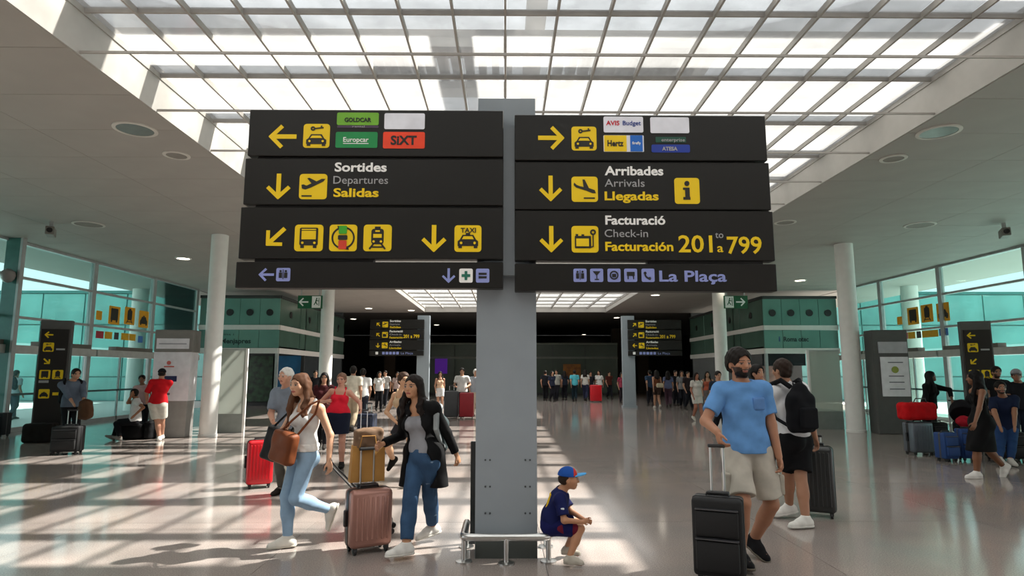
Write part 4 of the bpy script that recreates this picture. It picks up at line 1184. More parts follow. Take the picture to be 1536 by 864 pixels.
    def tank(s, col, hem=.02, inf=.010, name='tank_top', deep=.06, strap=True):
        S = s.solid(); H = s.H
        s.torso(S, inf, shoulders=False); p, n = s.k['pelvis'], s.k['neck']; sp = n - p
        S.ell(p + V3((0, 0, .05 * H)), (.096 * H * s.fat + inf, .068 * H * s.fat + inf, .09 * H), s.Rp, .05)
        top = p + sp * .80
        if s.fine: S.folds(.003, 26)
        S.plane(p + V3((0, 0, hem * H)), (0, 0, -1)); S.plane(top, s.Rt[:, 2])
        if strap:
            for sg in (1, -1):
                a = p + sp * .76 + s.Rt @ V3((sg * .052 * H, -.058 * H, 0)); b = n - s.Rt[:, 2] * .0 * H + s.Rt @ V3((sg * .055 * H, 0, .014 * H)); c = p + sp * .78 + s.Rt @ V3((sg * .05 * H, .052 * H, 0))
                S.cone(a, b, .016, .014, .006); S.cone(b, c, .014, .016, .006)
        return s.add(name, S, col)
    def bottoms(s, col, upto=.75, inf=.012, waist=.085, wide=1.0, name='shorts', flare=0.0, folds=.003):
        S = s.solid(); H = s.H
        s.hips(S, inf); s.legs(S, inf, upto, wide=wide, flare=flare)
        S.ell(s.k['pelvis'] + V3((0, 0, .07 * H)), ((.084 if s.sex == 'm' else .08) * H * s.fat + inf, .062 * H * s.fat + inf, .06 * H), s.Rp, .04)
        if s.fine and folds: S.folds(folds, 22, 2)
        S.plane(s.k['pelvis'] + V3((0, 0, waist * H)), (0, 0, 1))
        return s.add(name, S, col)
    def skirt(s, col, to=.62, inf=.014, name='skirt', waist=.085):
        S = s.solid(); H = s.H
        s.hips(S, inf + .008); p = s.k['pelvis']; m = (s.J['kL'] + s.J['kR']) / 2; e = p + (m - p) * to
        S.cone(p, p + (m - p) * (to + .15), .08 * H * s.fat, .076 * H * s.fat, .05, flat=(s.Rp[:, 0], 1.3)); s.legs(S, inf + .012, to)
        S.plane(e, (0, 0, -1)); S.plane(p + V3((0, 0, waist * H)), (0, 0, 1))
        return s.add(name, S, col)
    def shoes(s, col, sole='#d8d6d0', ankle=.0, name='shoe'):
        for sd in 'LR':
            f = s.toe[sd]; a = s.J['a' + sd]; H = s.H; q = H / 1.7
            lo = a - .3; hi = a + .3
            S = Solid(lo, hi, min(s.res, .008) if s.fine else s.res)
            g = lambda x, y, z: a + f @ V3((x * q, y * q, z * q))
            S.cone(g(0, .035, -.045), g(0, -.07, -.05), .046 * q, .046 * q, .02, flat=(f[:, 0], 1.0)); S.cone(g(0, -.07, -.05), g(0, -.165, -.062), .046 * q, .036 * q, .02)
            S.cone(g(0, .015, -.04), g(0, .0, .02 + ankle), .05 * q, .044 * q, .02)
            S.cone(g(0, -.02, .0), g(0, -.09, -.03), .036 * q, .03 * q, .02)
            n_ = f @ V3((0, 0, 1)); S.plane(g(0, 0, -.082), -n_); S.plane(g(0, 0, .03 + ankle), n_)
            o = s.add(name, S, col)
            if s.fine and sole:
                S = Solid(lo, hi, .008)
                S.cone(g(0, .035, -.07), g(0, -.07, -.07), .050 * q, .050 * q, .01); S.cone(g(0, -.07, -.07), g(0, -.165, -.07), .050 * q, .042 * q, .01)
                S.plane(g(0, 0, -.086), -n_); S.plane(g(0, 0, -.064), n_)
                r = S.mesh('sole'); so = link('sole', r[0], cloth(sole), o)
    def hairdo(s, style='short', col=None, length=.3, name='hair'):
        S = Solid(s.hc - V3((.3, .3, .25 + length)), s.hc + V3((.3, .3, .25)), min(s.res, .008) if s.fine else s.res)
        h = s.hh; P = s.hp; Rh = s.Rh
        if style == 'bald':
            S.ell(P(0, .12, .52), (.36 * h, .38 * h, .3 * h), Rh, .0)
        else:
            t = .05 if style != 'volume' else .09
            S.ell(P(0, .06, .66), ((.345 + t) * h, (.42 + t) * h, (.385 + t) * h), Rh, 0)
            S.ell(P(0, .2, .42), ((.31 + t) * h, .28 * h, .3 * h), Rh, .02)
        S.ell(P(0, -.5, .38), (.29 * h, .5 * h, .42 * h), Rh, 0, minus=True)
        for sg in (1, -1):
            if style in ('short', 'bald', 'volume'): S.ell(P(sg * .36, -.02, .32), (.12 * h, .2 * h, .24 * h), Rh, 0, minus=True)
        if style in ('long', 'wavy'):
            rng = random.Random(sum(map(ord, s.label)) % 1000)
            up = s.Rt[:, 2]
            for i in range(15):
                ang = R(-8 + 196 * i / 14)
                x, y = math.cos(ang), math.sin(ang)
                p0 = P(.33 * x, .05 + .36 * y, .62); p1 = P(.40 * x, .08 + .36 * y, .2)
                ln = length * (.85 + .3 * rng.random()); wv = .022 if style == 'wavy' else .006
                p2 = p1 - V3((0, 0, ln * .5)) + s.Rh @ V3((x * .012, (.03 if y > .2 else -.045), 0)) + V3((0, 0, 0))
                p3 = p1 - V3((0, 0, ln)) + s.Rh @ V3((x * .03 + .015 * math.sin(i), (.035 if y > .2 else -.055) + .012 * math.cos(i * 2), 0))
                r = .115 * h
                S.cone(p0, p1, r, r, .015); q1 = (p1 + p2) / 2 + s.Rh @ V3((wv * math.sin(i * 2.1), wv * math.cos(i * 1.7), 0)); q2 = (p2 + p3) / 2 + s.Rh @ V3((wv * math.sin(i * 1.3 + 2), wv * math.cos(i * 2.3), 0))
                S.cone(p1, q1, r, r * .95, .012); S.cone(q1, p2, r * .95, r, .012); S.cone(p2, q2, r, r * .85, .01); S.cone(q2, p3, r * .85, r * .35, .01)
        if style == 'bun': S.ell(P(0, .5, .72), (.17 * h, .17 * h, .17 * h), Rh, .01)
        if s.fine: S.folds(.004, 75 if style in ('short', 'volume') else 55, 1)
        return s.add(name, S, cloth(col or s.haircol, .6))
    def cap(s, col, brim=None, name='cap', yaw=0):
        S = Solid(s.hc - .32, s.hc + .32, min(s.res, .008))
        h = s.hh; P = s.hp
        S.ell(P(0, .05, .68), (.40 * h, .47 * h, .42 * h), s.Rh, 0)
        S.plane(P(0, 0, .64), -(s.Rh @ V3((0, -.12, 1))))
        o = s.add(name, S, col)
        S = Solid(s.hc - .4, s.hc + .4, .007 if s.fine else s.res)
        S.ell(P(0, -.5, .68), (.33 * h, .38 * h, .30 * h), s.Rh @ rotx(R(8)), 0)
        S.plane(P(0, -.4, .70), s.Rh @ V3((0, .16, 1)) * 1); S.plane(P(0, -.4, .63), -(s.Rh @ V3((0, .16, 1))))
        S.plane(P(0, -.22, .6), s.Rh @ V3((0, 1, 0)))
        r = S.mesh('brim')
        if r: link('brim', r[0], cloth(brim or col), o)
        return o
    def beard_mesh(s, col=None):
        S = Solid(s.hc - .2, s.hc + .15, .007); h = s.hh; P = s.hp
        S.ell(P(0, -.10, .27), (.268 * h, .285 * h, .275 * h), s.Rh, 0); S.ell(P(0, -.25, .10), (.135 * h, .115 * h, .10 * h), s.Rh, .02)
        n = s.Rh @ V3((0, .35, 1)); S.plane(P(0, -.2, .235), n)
        S.ell(P(0, -.45, .25), (.13 * h, .25 * h, .075 * h), s.Rh, 0, minus=True)
        S.folds(.003, 90)
        return s.add('beard', S, cloth(col or s.haircol, .8))
# ================================================================ LUGGAGE
WHEEL = M('wheel_rubber', (.015, .015, .016), .5)
CHROME = M('handle_aluminium', (.55, .55, .55), .3, .9)
def suitcase(label, loc, w, d, h, rz, mat, style='hard', handle=0.0, hmat=None, tilt=0.0, edge=None, group=None, name='suitcase', big=True, hw=.32):
    t = thing(name, label, 'suitcase', tuple(loc), rz, group)
    if tilt: t.rotation_euler = (tilt, 0, rz)
    z0 = .055
    r = min(.045, d * .25) if style == 'hard' else min(.03, d * .2)
    b = MB().rbox(-w / 2, w / 2, -d / 2, d / 2, z0, h, r, 3).build('shell', mat, t, smooth=True)
    if big:
        em = edge or BLACK
        if style == 'hard':
            n = 7
            for i in range(n):
                x = -w / 2 + w * (.14 + .72 * i / (n - 1))
                MB().rbox(x - w * .028, x + w * .028, -d / 2 - .006, -d / 2 + .01, z0 + .07, h - .06, .005, 1).build('rib', mat, b)
                MB().rbox(x - w * .028, x + w * .028, d / 2 - .01, d / 2 + .006, z0 + .07, h - .06, .005, 1).build('rib', mat, b)
            e = .004
            MB().rbox(-w / 2 - e, w / 2 + e, -.012, .012, z0 - e, h + e, r, 3).build('zip_seam', em, t, smooth=True)
            MB().rbox(-w / 2 - .03, -w / 2 - .002, -.012, .012 + .02, h * .42, h * .68, .01, 2).build('side_grip', em, t)
        else:
            MB().rbox(-w * .42, w * .42, -d / 2 - .05, -d / 2 + .01, z0 + .05, h * .52, .02, 2).build('front_pocket', mat, t, smooth=True)
            MB().rbox(-w * .42, w * .42, -d / 2 - .03, -d / 2 + .01, h * .56, h * .86, .015, 2).build('front_pocket', mat, t, smooth=True)
            for zz in (h * .53, h * .87): MB().box(-w * .42, w * .42, -d / 2 - .055 if zz < h * .6 else -d / 2 - .034, -d / 2 - .0, zz, zz + .008).build('zip', CHROME if False else M('zip_dark', (.05, .05, .055), .4), t)
            MB().rbox(-w / 2 - .004, w / 2 + .004, -d * .1, -d * .02, z0 - .004, h + .004, r, 2).build('zip_seam', M('zip_dark', (.05, .05, .055), .4), t, smooth=True)
        MB().tube([(-.09, 0, h - .01), (-.08, 0, h + .025), (.08, 0, h + .025), (.09, 0, h - .01)], .011, 8).build('carry_handle', em, t, smooth=True)
    for sx in (-1, 1):
        for sy in (-1, 1):
            x, y = sx * (w / 2 - .05), sy * (d / 2 - .045)
            f = MB().box(x - .02, x + .02, y - .02, y + .02, .03, z0 + .02).build('caster', BLACK, t) if big else None
            MB().lathe([(.028, -.012), (.03, 0), (.028, .012)], cx=x, cy=y, cz=.03, axis='x', n=14).build('wheel', WHEEL, t, smooth=True)
    if handle:
        y = d / 2 - .05; hm = hmat or CHROME; ww = w * hw
        hd = MB().rbox(-ww / 2 - .02, ww / 2 + .02, y - .016, y + .016, h + handle - .03, h + handle, .01, 2).build('grip', BLACK, t)
        for sx in (-1, 1): MB().tube([(sx * ww / 2, y, h - .02), (sx * ww / 2, y, h + handle - .02)], .009, 8).build('handle_rod', hm, t, smooth=True)
        MB().rbox(-ww / 2 - .035, ww / 2 + .035, y - .025, y + .025, h - .02, h + .03, .01, 2).build('handle_socket', BLACK, t)
    return t
def zfree(px, z, Y):
    c = Y * math.cos(PITCH) + (z - EYE) * math.sin(PITCH)
    return ((px - 768) / F_PX * c + Y * math.tan(YAW))
def on_floor(px, Y): return Vector((zfree(px, 0.3, Y), Y, 0))
ROSE = M('rose_metallic_shell', '#a07468', .32, .35, var=.05, scale=4)
REDS = M('red_shell', '#c1121f', .3, var=.06, scale=4)
BLK = M('black_canvas', '#0f0f11', .75, bump=.2, bscale=200)
DGR = M('dark_grey_shell', '#2b2d2d', .35, var=.08)
SILV = M('silver_grey_shell', '#5f666e', .35, .3)
BLU = M('blue_canvas', '#123a73', .7)
KRAFT = M('kraft_paper', '#a87a3c', .8, var=.1, scale=5, bump=.2, bscale=20)
TAUPE = M('taupe_fabric', '#6e5540', .85, var=.2, scale=12)
suitcase('red hard suitcase standing on the floor behind the woman in a white top', on_floor(391, 9.2), .35, .24, .66, R(25), REDS, handle=0)
rose_loc = on_floor(553, 6.0)
suitcase('rose metallic ribbed suitcase pulled by the woman in a black cardigan', rose_loc, .39, .25, .56, R(30), ROSE, handle=.36, edge=M('rose_dark_seam', '#2a2120', .5))
# bag on the rose suitcase, behind the pull handle
kb = thing('paper_bag', 'tan kraft paper bag with taupe top standing on the rose suitcase', 'bag', (rose_loc.x - .05, rose_loc.y + .14, .60), R(22))
m = MB().hexa([(-.17, -.07, 0), (.15, -.07, 0), (.15, .07, 0), (-.17, .07, 0), (-.15, -.055, .33), (.15, -.055, .33), (.15, .055, .33), (-.15, .055, .33)]); m.build('bag_body', KRAFT, kb)
S = Solid((-.3, -.2, .2), (.3, .2, .65), .008); S.box((.0, 0, .39), (.135, .06, .09), rad=.03); S.ell((.03, 0, .44), (.10, .06, .06), None, .03); S.folds(.006, 40); link('taupe_bundle', S.mesh('taupe_bundle')[0], TAUPE, kb)
for sx in (-1,): MB().tube([(-.09, -.06, .31), (-.07, -.07, .42), (.05, -.07, .42), (.07, -.06, .31)], .006, 6).build('cord_handle', KRAFT, kb)
# dark case trailed by the woman in the white top, lying tilted behind the rose case
dark = suitcase('dark wheeled case tilted behind the rose suitcase, trailed by the woman in white', (zfree(586, .03, 6.6), 6.6, .0), .34, .2, .55, R(62), DGR, handle=.42, hmat=BLACK, tilt=R(0), hw=.4)
dark.rotation_euler = (Matrix.Rotation(R(-84), 4, 'Z') @ Matrix.Rotation(R(44), 4, 'X')).to_euler()
suitcase('large black soft suitcase beside the man in the blue t-shirt', (zfree(1080, .3, 5.14), 5.14, 0), .38, .24, .64, R(-24), BLK, 'soft', .40, hw=.26)
suitcase('tall dark grey hard suitcase trailed by the man with the backpack', on_floor(1229, 7.35), .36, .25, .78, R(-28), DGR, handle=.12)
suitcase('black cabin case standing before the man in grey', on_floor(107, 12.9), .5, .3, .55, R(10), BLK, 'soft', .32)
suitcase('dark case cut by the picture edge beside the totem sign', on_floor(-2, 16.2), .6, .35, .6, R(5), M('teal_black_canvas', '#0d1a20', .7), 'soft')
suitcase('dark blue case behind the woman in a red top', on_floor(551, 15.5), .4, .3, .62, R(-10), M('navy_canvas', '#1a2238', .7), 'soft', .25)
suitcase('slim grey case held by the woman in a red top', on_floor(545, 10.7), .32, .2, .5, R(10), M('slim_grey', '#55565a', .4), 'hard', .5)
suitcase('silver grey hard suitcase under the red duffel bag', on_floor(1382, 12.6), .46, .3, .64, R(8), SILV)
suitcase('black upright case next to the silver grey suitcase', on_floor(1411, 12.75), .3, .28, .62, R(-4), BLK, 'soft')
suitcase('blue upright case nearest the lunging woman in black', on_floor(1456, 11.75), .30, .26, .58, R(-12), BLU, 'soft')
suitcase('blue upright case next to the black upright case', on_floor(1424, 11.7), .29, .26, .52, R(8), BLU, 'soft')
suitcase('grey case standing before the man in a white shirt far off', on_floor(677, 22.6), .5, .3, .95, R(0), M('far_grey', '#3a3b3d', .5), big=False, group='far cases', handle=.2)
suitcase('dark red case standing before the man in a white shirt far off', on_floor(700, 22.5), .5, .3, .9, R(0), M('far_red', '#8a1420', .5), big=False, group='far cases')
suitcase('bright red case in the far crowd beyond the boy', on_floor(894, 34.6), .62, .35, .92, R(0), REDS, big=False, handle=.15)
# duffels and soft bags as smooth solids
def softbag(name, label, cat, c, r, rz, col, rad=.06, strap=None, folds=.006, res=.01, extra=None, tilt=0):
    t = thing(name, label, cat, tuple(c), rz)
    S = Solid((-r[0] - .12, -r[1] - .12, -.05), (r[0] + .12, r[1] + .12, 2 * r[2] + .15), res)
    S.box((0, 0, r[2]), r, rotx(tilt), rad); 
    if extra: extra(S)
    if folds: S.folds(folds, 26)
    S.plane((0, 0, 0.001), (0, 0, -1))
    link('bag_body', S.mesh('bag_body')[0], cloth(col), t)
    if strap: MB().tube(strap, .012, 8).build('strap', BLACK, t, smooth=True)
    return t
softbag('duffel_bag', 'bright red duffel bag lying on the silver grey suitcase', 'bag', (zfree(1380, .7, 12.6), 12.6, .68), (.33, .17, .17), R(6), '#b80d14', .07, [(-.15, -.1, .32), (-.1, -.12, .42), (.1, -.12, .42), (.15, -.1, .32)])
softbag('holdall', 'black holdall the seated boy rests on', 'bag', (zfree(205, .2, 15.7), 15.7, 0), (.25, .2, .19), R(4), '#0b0b0d', .08)
softbag('holdall', 'black holdall at the feet of the man in red', 'bag', (zfree(229, .2, 15.72), 15.72, 0), (.09, .15, .22), R(-8), '#0c0c0e', .06)
softbag('holdall', 'brown black bag on the floor behind the man in grey', 'bag', (zfree(66, .2, 15.0), 15.0, 0), (.32, .2, .22), R(8), '#1b1613', .08)
def backpack(label, c, yaw, w, h, d, col, lean=0, strapcol=None, sh=None):
    """c = middle of the back panel, bag extends to local +y"""
    t = thing('backpack', label, 'backpack', tuple(float(v) for v in c), R(yaw)); t.rotation_euler = (lean, 0, R(yaw))
    S = Solid((-w, -.12, -h), (w, d + .12, h), .009)
    S.box((0, d * .45, -h * .1), (w / 2, d * .45, h * .40), rad=min(.09, d * .42)); S.ell((0, d * .42, h * .16), (w * .40, d * .42, h * .36), None, .05); S.ell((0, d * .7, -h * .18), (w * .42, d * .5, h * .3), None, .03); S.folds(.004, 30)
    link('pack_body', S.mesh('pack_body')[0], cloth(col), t)
    S = Solid((-w, d * .6, -h), (w, d + .2, h), .009); S.box((0, d * 1.08, -h * .2), (w * .34, d * .16, h * .22), rad=.03)
    link('pocket', S.mesh('pocket')[0], cloth(col), t)
    for sx in (-1, 1):
        MB().tube([(sx * w * .22, .03, h * .42), (sx * w * .36, -.06, h * .56), (sx * w * .44, -.2, h * .46), (sx * w * .5, -.24, h * .1), (sx * w * .5, -.12, -h * .22), (sx * w * .4, .03, -h * .36)], [.028, .03, .03, .028, .02, .018], 8).build('strap', cloth(strapcol or col), t, smooth=True)
    MB().tube([(-.05, .04, h * .47), (-.04, .03, h * .54), (.04, .03, h * .54), (.05, .04, h * .47)], .009, 6).build('grab_loop', cloth(strapcol or col), t, smooth=True)
    return t
# ================================================================ THE PEOPLE
def KP(px, py, Y): return tuple(at_y(px, py, Y))
def KZ(px, z, Y): return (zfree(px, z, Y), Y, z)
# --- woman in white top
Y0 = 6.2
w1 = Person('woman in white lace tank top and pale jeans walking with a brown shoulder bag', 1.60,
    dict(pelvis=KZ(456, .818, Y0), neck=KZ(464, 1.335, Y0), head=KZ(451, 1.49, Y0 - .04), ankleR=KZ(433, .088, 6.12), ankleL=KP(493, 764, 6.3), wristL=KP(493, 690, 6.08), wristR=KP(430, 672, 6.15)),
    hip=-45, chest=-28, head=(-30, 3, 0), toes=(-80, -75), sex='f', res=.0065, skin='#c99a7c', hair='#4a2f20', foot_pitch=(72, 4),
    hand_dir={'L': (.25, -.1, -1)}, hints={'elbowR': (-.7, .6, -.2), 'elbowL': (.6, .6, 0)})
w1.tank('#d9d8d6', hem=.045, name='tank_top')
S = w1.solid(); w1.torso(S, .016, shoulders=False); p = w1.k['pelvis']; S.ell(p + V3((0, 0, .08)), (.096 * 1.6 + .018, .068 * 1.6 + .018, .14), w1.Rp, .05); S.folds(.006, 70)
S.plane(p + V3((0, 0, .055)), (0, 0, -1)); S.plane(p + V3((0, 0, .125)), (0, 0, 1)); w1.add('lace_fringe', S, '#e6e4e0')
w1.bottoms('#8ba6bf', 1.96, .006, .075, name='jeans', folds=.002); w1.shoes('#d3cfc6', '#b9b4a8')
w1.hairdo('wavy', '#5a3b28', length=.3)
# shoulder bag and dark bag at her side
def totebag(label, c, rz, w, h, d, col, lean=0.0, strap=None, cat='bag', name='shoulder_bag'):
    t = thing(name, label, cat, tuple(c), rz); t.rotation_euler = (0, lean, rz)
    S = Solid((-w, -d, -.05), (w, d, h + .1), .008); S.box((0, 0, h / 2), (w / 2, d / 2, h / 2), rad=d * .3); S.folds(.005, 30)
    link('bag_body', S.mesh('bag_body')[0], cloth(col, .5), t)
    if strap:
        MB().tube([Vector(q) - Vector(c) for q in strap] if not (lean or rz) else strap, .011, 8).build('strap', cloth(col, .5), t, smooth=True)
    return t
c = KP(421, 694, 6.05)
sl = w1.org + w1.J['sR']
totebag('brown leather shoulder bag hanging beside the woman in the white top', c, R(-30), .27, .30, .13, '#6b3a20', lean=R(14), strap=[(-.08, 0, .28), (.02, .02, .42), (.16, .06, .60), (.19, .12, .64), (.14, .16, .5), (.09, .04, .28)])
totebag('black bag hanging behind the brown shoulder bag', KP(404, 690, 6.45), R(-20), .2, .34, .12, '#101012', lean=R(16), strap=[(-.06, 0, .32), (.05, .02, .5), (.2, .06, .62), (.12, .05, .32)])
# --- woman in black cardigan
Y0 = 6.02
w2 = Person('woman in black cardigan, grey top and ripped jeans pulling the rose suitcase', 1.60,
    dict(pelvis=KZ(635, .80, Y0), neck=KZ(628, 1.32, Y0), head=KZ(620, 1.475, Y0 - .03), ankleR=KZ(609, .088, 5.75), ankleL=KP(649, 793, 6.35), wristR=KP(574, 666, 6.02), wristL=KP(689, 691, 6.15)),
    hip=-38, chest=-16, head=(-26, 6, 0), toes=(-62, -62), sex='f', res=.0065, skin='#b98867', hair='#1c1310', foot_pitch=(12, 0), curl=.9,
    hints={'elbowR': (-.1, .5, -.8), 'elbowL': (.6, .5, .3)})
w2.tank('#8f9096', hem=.05, name='grey_top', inf=.009)
def denim(name, base, worn, lo=.56):
    m = M(name, base, .85, var=.2, scale=8, bump=.3, bscale=120, spec=.2)
    n = m.node_tree.nodes; l = m.node_tree.links; b = n['Principled BSDF']
    src = b.inputs['Base Color'].links[0].from_socket
    tc = n.new('ShaderNodeTexCoord'); mp = n.new('ShaderNodeMapping'); mp.inputs['Scale'].default_value = (5, 5, 9)
    nz = n.new('ShaderNodeTexNoise'); nz.inputs['Scale'].default_value = 1.6; nz.inputs['Detail'].default_value = 4
    l.new(tc.outputs['Object'], mp.inputs['Vector']); l.new(mp.outputs[0], nz.inputs['Vector'])
    mr = n.new('ShaderNodeMapRange'); mr.inputs['From Min'].default_value = lo; mr.inputs['From Max'].default_value = lo + .07
    l.new(nz.outputs['Fac'], mr.inputs['Value'])
    mx = n.new('ShaderNodeMix'); mx.data_type = 'RGBA'; l.new(mr.outputs[0], mx.inputs[0]); l.new(src, mx.inputs[6])
    mx.inputs[7].default_value = (*srgb(worn), 1); l.new(mx.outputs[2], b.inputs['Base Color'])
    return m
w2.bottoms(denim('ripped_denim', '#35506f', '#8fa3b8', .655), 1.88, .013, .075, wide=1.02, name='jeans', flare=.008)
w2.shoes('#dcdad5', '#cfccc4'); w2.hairdo('wavy', length=.2)
S = w2.solid(); H = 1.6
w2.torso(S, .024); w2.arms(S, .012, 1.93, flare=.006)
p, n = w2.k['pelvis'], w2.k['neck']
S.ell(p + V3((0, 0, .05 * H)), (.10 * H + .03, .072 * H + .03, .1 * H), w2.Rp, .05)
for sg in (1, -1):
    a = p + w2.Rt @ V3((sg * .12, .03, .08)); S.cone(a, a + V3((sg * .03, .03, -.36)), .07, .085, .05, flat=(w2.Rp[:, 1], 1.25))
S.cone(p + w2.Rt @ V3((0, .09, .1)), p + w2.Rt @ V3((0, .13, -.28)), .08, .08, .05, flat=(w2.Rp[:, 0], 1.9))
S.folds(.004, 24)
for z_, wd in ((.66, .085), (.5, .105), (.25, .12), (.02, .14), (-.25, .16)):
    S.ell(p + (n - p) * z_ + w2.Rt @ V3((-.012, -.15, 0)), (wd, .16, .12), w2.Rt, 0, minus=True)
S.cone(w2.J['hL'] + V3((0, 0, -.1)), w2.J['kL'], .07, .07, 0, minus=True); S.cone(w2.J['hR'], w2.J['kR'], .095, .075, 0, minus=True)
S.ell(n + w2.Rt @ V3((0, -.05, .0)), (.07, .09, .1), w2.Rt, 0, minus=True)
S.plane(p + V3((0, 0, -.24)), (0, 0, -1)); w2.add('cardigan', S, '#0d0d0f')
backpack('slate grey backpack worn by the woman in the black cardigan', w2.org + w2.k['pelvis'] + w2.Rt @ V3((.05, .17, .25)), -16, .26, .42, .14, '#3c4648', strapcol='#8c9294')
# --- bearded man
Y0 = 5.58
m1 = Person('bearded man in blue t-shirt and light cargo shorts pulling a black suitcase', 1.84,
    dict(pelvis=KZ(1121, .93, Y0), neck=KZ(1113, 1.525, Y0), head=KZ(1110, 1.69, Y0 - .03), ankleR=KP(1110, 828, 5.48), ankleL=KP(1131, 808, 5.78), wristR=KP(1076, 648, 5.24), wristL=KP(1169, 689, 5.5)),
    hip=-4, chest=4, head=(14, 2, 0), toes=(18, 4), sex='m', res=.0065, skin='#a8765a', hair='#16100c', beard=True, foot_pitch=(22, 0),
    hints={'elbowR': (-.55, .8, -.5), 'elbowL': (.5, .8, 0), 'kneeL': (.5, -1, 0)}, hand_dir={'R': (.05, -.45, -.85)}, curl=.8)
m1.tee('#5f8fc6', .70, .0, .014)
S = Solid(m1.lo, m1.hi, .008)
q = m1.k['pelvis'] + (m1.k['neck'] - m1.k['pelvis']) * .70 + m1.Rt @ V3((.085, -.118, 0)); S.box(q, (.05, .03, .055), m1.Rt, .012); m1.add('chest_pocket', S, '#587fb4')
m1.bottoms('#b3ada2', .88, .02, .08, wide=1.06, name='cargo_shorts', flare=.016, folds=.005)
for sg, sd in ((1, 'L'), (-1, 'R')):
    a, b = m1.J['h' + sd], m1.J['k' + sd]; q = a + (b - a) * .62 + m1.Rp @ V3((sg * .115, 0, 0)); S = Solid(q - .16, q + .16, .008); S.box(q, (.022, .065, .085), m1.Rp, .012); S.folds(.003, 40); m1.add('cargo_pocket', S, '#aaa498')
m1.shoes('#17171a', '#6d665c'); m1.hairdo('volume'); m1.beard_mesh()
# --- man with backpack
Y0 = 7.0
m2 = Person('man in white t-shirt and black shorts seen from behind with a black backpack', 1.77,
    dict(pelvis=KZ(1194, .89, Y0), neck=KZ(1181, 1.47, Y0), head=KZ(1175, 1.635, Y0 + .03), ankleL=KP(1184, 763, 7.3), ankleR=KP(1209, 781, 6.8), wristR=KP(1226, 668, 7.1), wristL=KP(1160, 655, 7.2)),
    hip=215, chest=195, head=(205, 0, 0), toes=(280, 283), sex='m', res=.0075, skin='#a5765b', hair='#2a1d15', foot_pitch=(8, 0), hints={'elbowR': (.9, .3, 0)})
m2.tee('#d6d6d8', .62, .02, .016); m2.bottoms('#0e0e11', .84, .022, .08, wide=1.1, name='shorts', flare=.02); m2.shoes('#e2e0da', '#d8d6d0'); m2.hairdo('short')
backpack('black backpack on the man in the white t-shirt', m2.org + m2.k['pelvis'] + (m2.k['neck'] - m2.k['pelvis']) * .60 + m2.Rt @ V3((.03, .13, 0)), 198, .34, .52, .17, '#0c0d12')
# --- boy
Y0 = 5.62
boy = Person('boy in navy football kit and blue cap sitting on the steel guard rail', 1.06,
    dict(pelvis=KZ(827, .295, 5.72), neck=KZ(842, .575, 5.70), head=KZ(853, .685, 5.69), ankleL=KZ(850, .075, 5.80), ankleR=KZ(854, .075, 5.52), wristL=KP(877, 780, 5.66), wristR=KP(873, 783, 5.54)),
    hip=88, chest=85, head=(88, 2, 0), toes=(75, 78), sex='m', res=.0055, skin='#b3805f', hair='#2a1c14', hints={'elbowL': (-.3, .4, -1), 'elbowR': (-.2, -.5, -1), 'kneeL': (1, 0, .6), 'kneeR': (1, 0, .6)}, curl=1.0, scale_head=1.32, hand_dir={'L': (.9, -.35, -.2), 'R': (.9, .25, .15)})
KIT = cloth('#141a4a')
boy.tee(KIT, .78, -.03, .013, name='football_shirt', hole=.056)
S = boy.solid(); boy.torso(S, .0185); q = boy.k['pelvis'] + (boy.k['neck'] - boy.k['pelvis']) * .45
c_ = q + boy.Rt @ V3((0, .072, .02)); S2 = Solid(boy.lo, boy.hi, .0055)
S2.cone(c_ + boy.Rt @ V3((.03, 0, .09)), c_ + boy.Rt @ V3((.03, .01, -.07)), .016, .016, 0); S2.cone(c_ + boy.Rt @ V3((-.03, 0, .09)), c_ + boy.Rt @ V3((-.03, .01, -.07)), .016, .016, 0)
S2.cone(c_ + boy.Rt @ V3((-.03, .005, .09)), c_ + boy.Rt @ V3((.03, .005, .09)), .016, .016, 0); S2.cone(c_ + boy.Rt @ V3((-.03, .015, -.07)), c_ + boy.Rt @ V3((.03, .015, -.07)), .016, .016, 0)
boy.add('shirt_number', S2, '#d8b020')
q = boy.J['sR'] + (boy.J['eR'] - boy.J['sR']) * .5; S2 = Solid(q - .08, q + .08, .005); S2.box(q + V3((0, -.042, 0)), (.016, .008, .024), None, .004); boy.add('sleeve_badge', S2, '#c9cdd2')
boy.bottoms(cloth('#15184f'), .78, .016, .075, wide=1.15, name='football_shorts', flare=.012)
q = boy.J['hR'] + (boy.J['kR'] - boy.J['hR']) * .5; S2 = boy.solid(); S2.cone(boy.J['hR'] + (boy.J['kR'] - boy.J['hR']) * .25, boy.J['hR'] + (boy.J['kR'] - boy.J['hR']) * .72, .082, .072, 0); S2.plane(q + V3((0, -.055, 0)), (0, 1, 0)); boy.add('red_side_panel', S2, '#6b1a30')
boy.shoes('#b5aea2', '#a8a196'); boy.hairdo('bald'); cp = boy.cap('#1f4fa0', '#4f9fd8')
q = boy.hp(0, -.25, .86); S2 = Solid(q - .1, q + .1, .006); h_ = boy.hh; S2.ell(boy.hp(0, .05, .685), (.405 * h_, .475 * h_, .425 * h_), boy.Rh, 0); S2.plane(boy.hp(0, -.22, .7), boy.Rh @ V3((0, 1, 0))); S2.plane(boy.hp(0, 0, .66), -(boy.Rh @ V3((0, -.12, 1)))); boy.add('cap_front_panel', S2, '#c0392f')
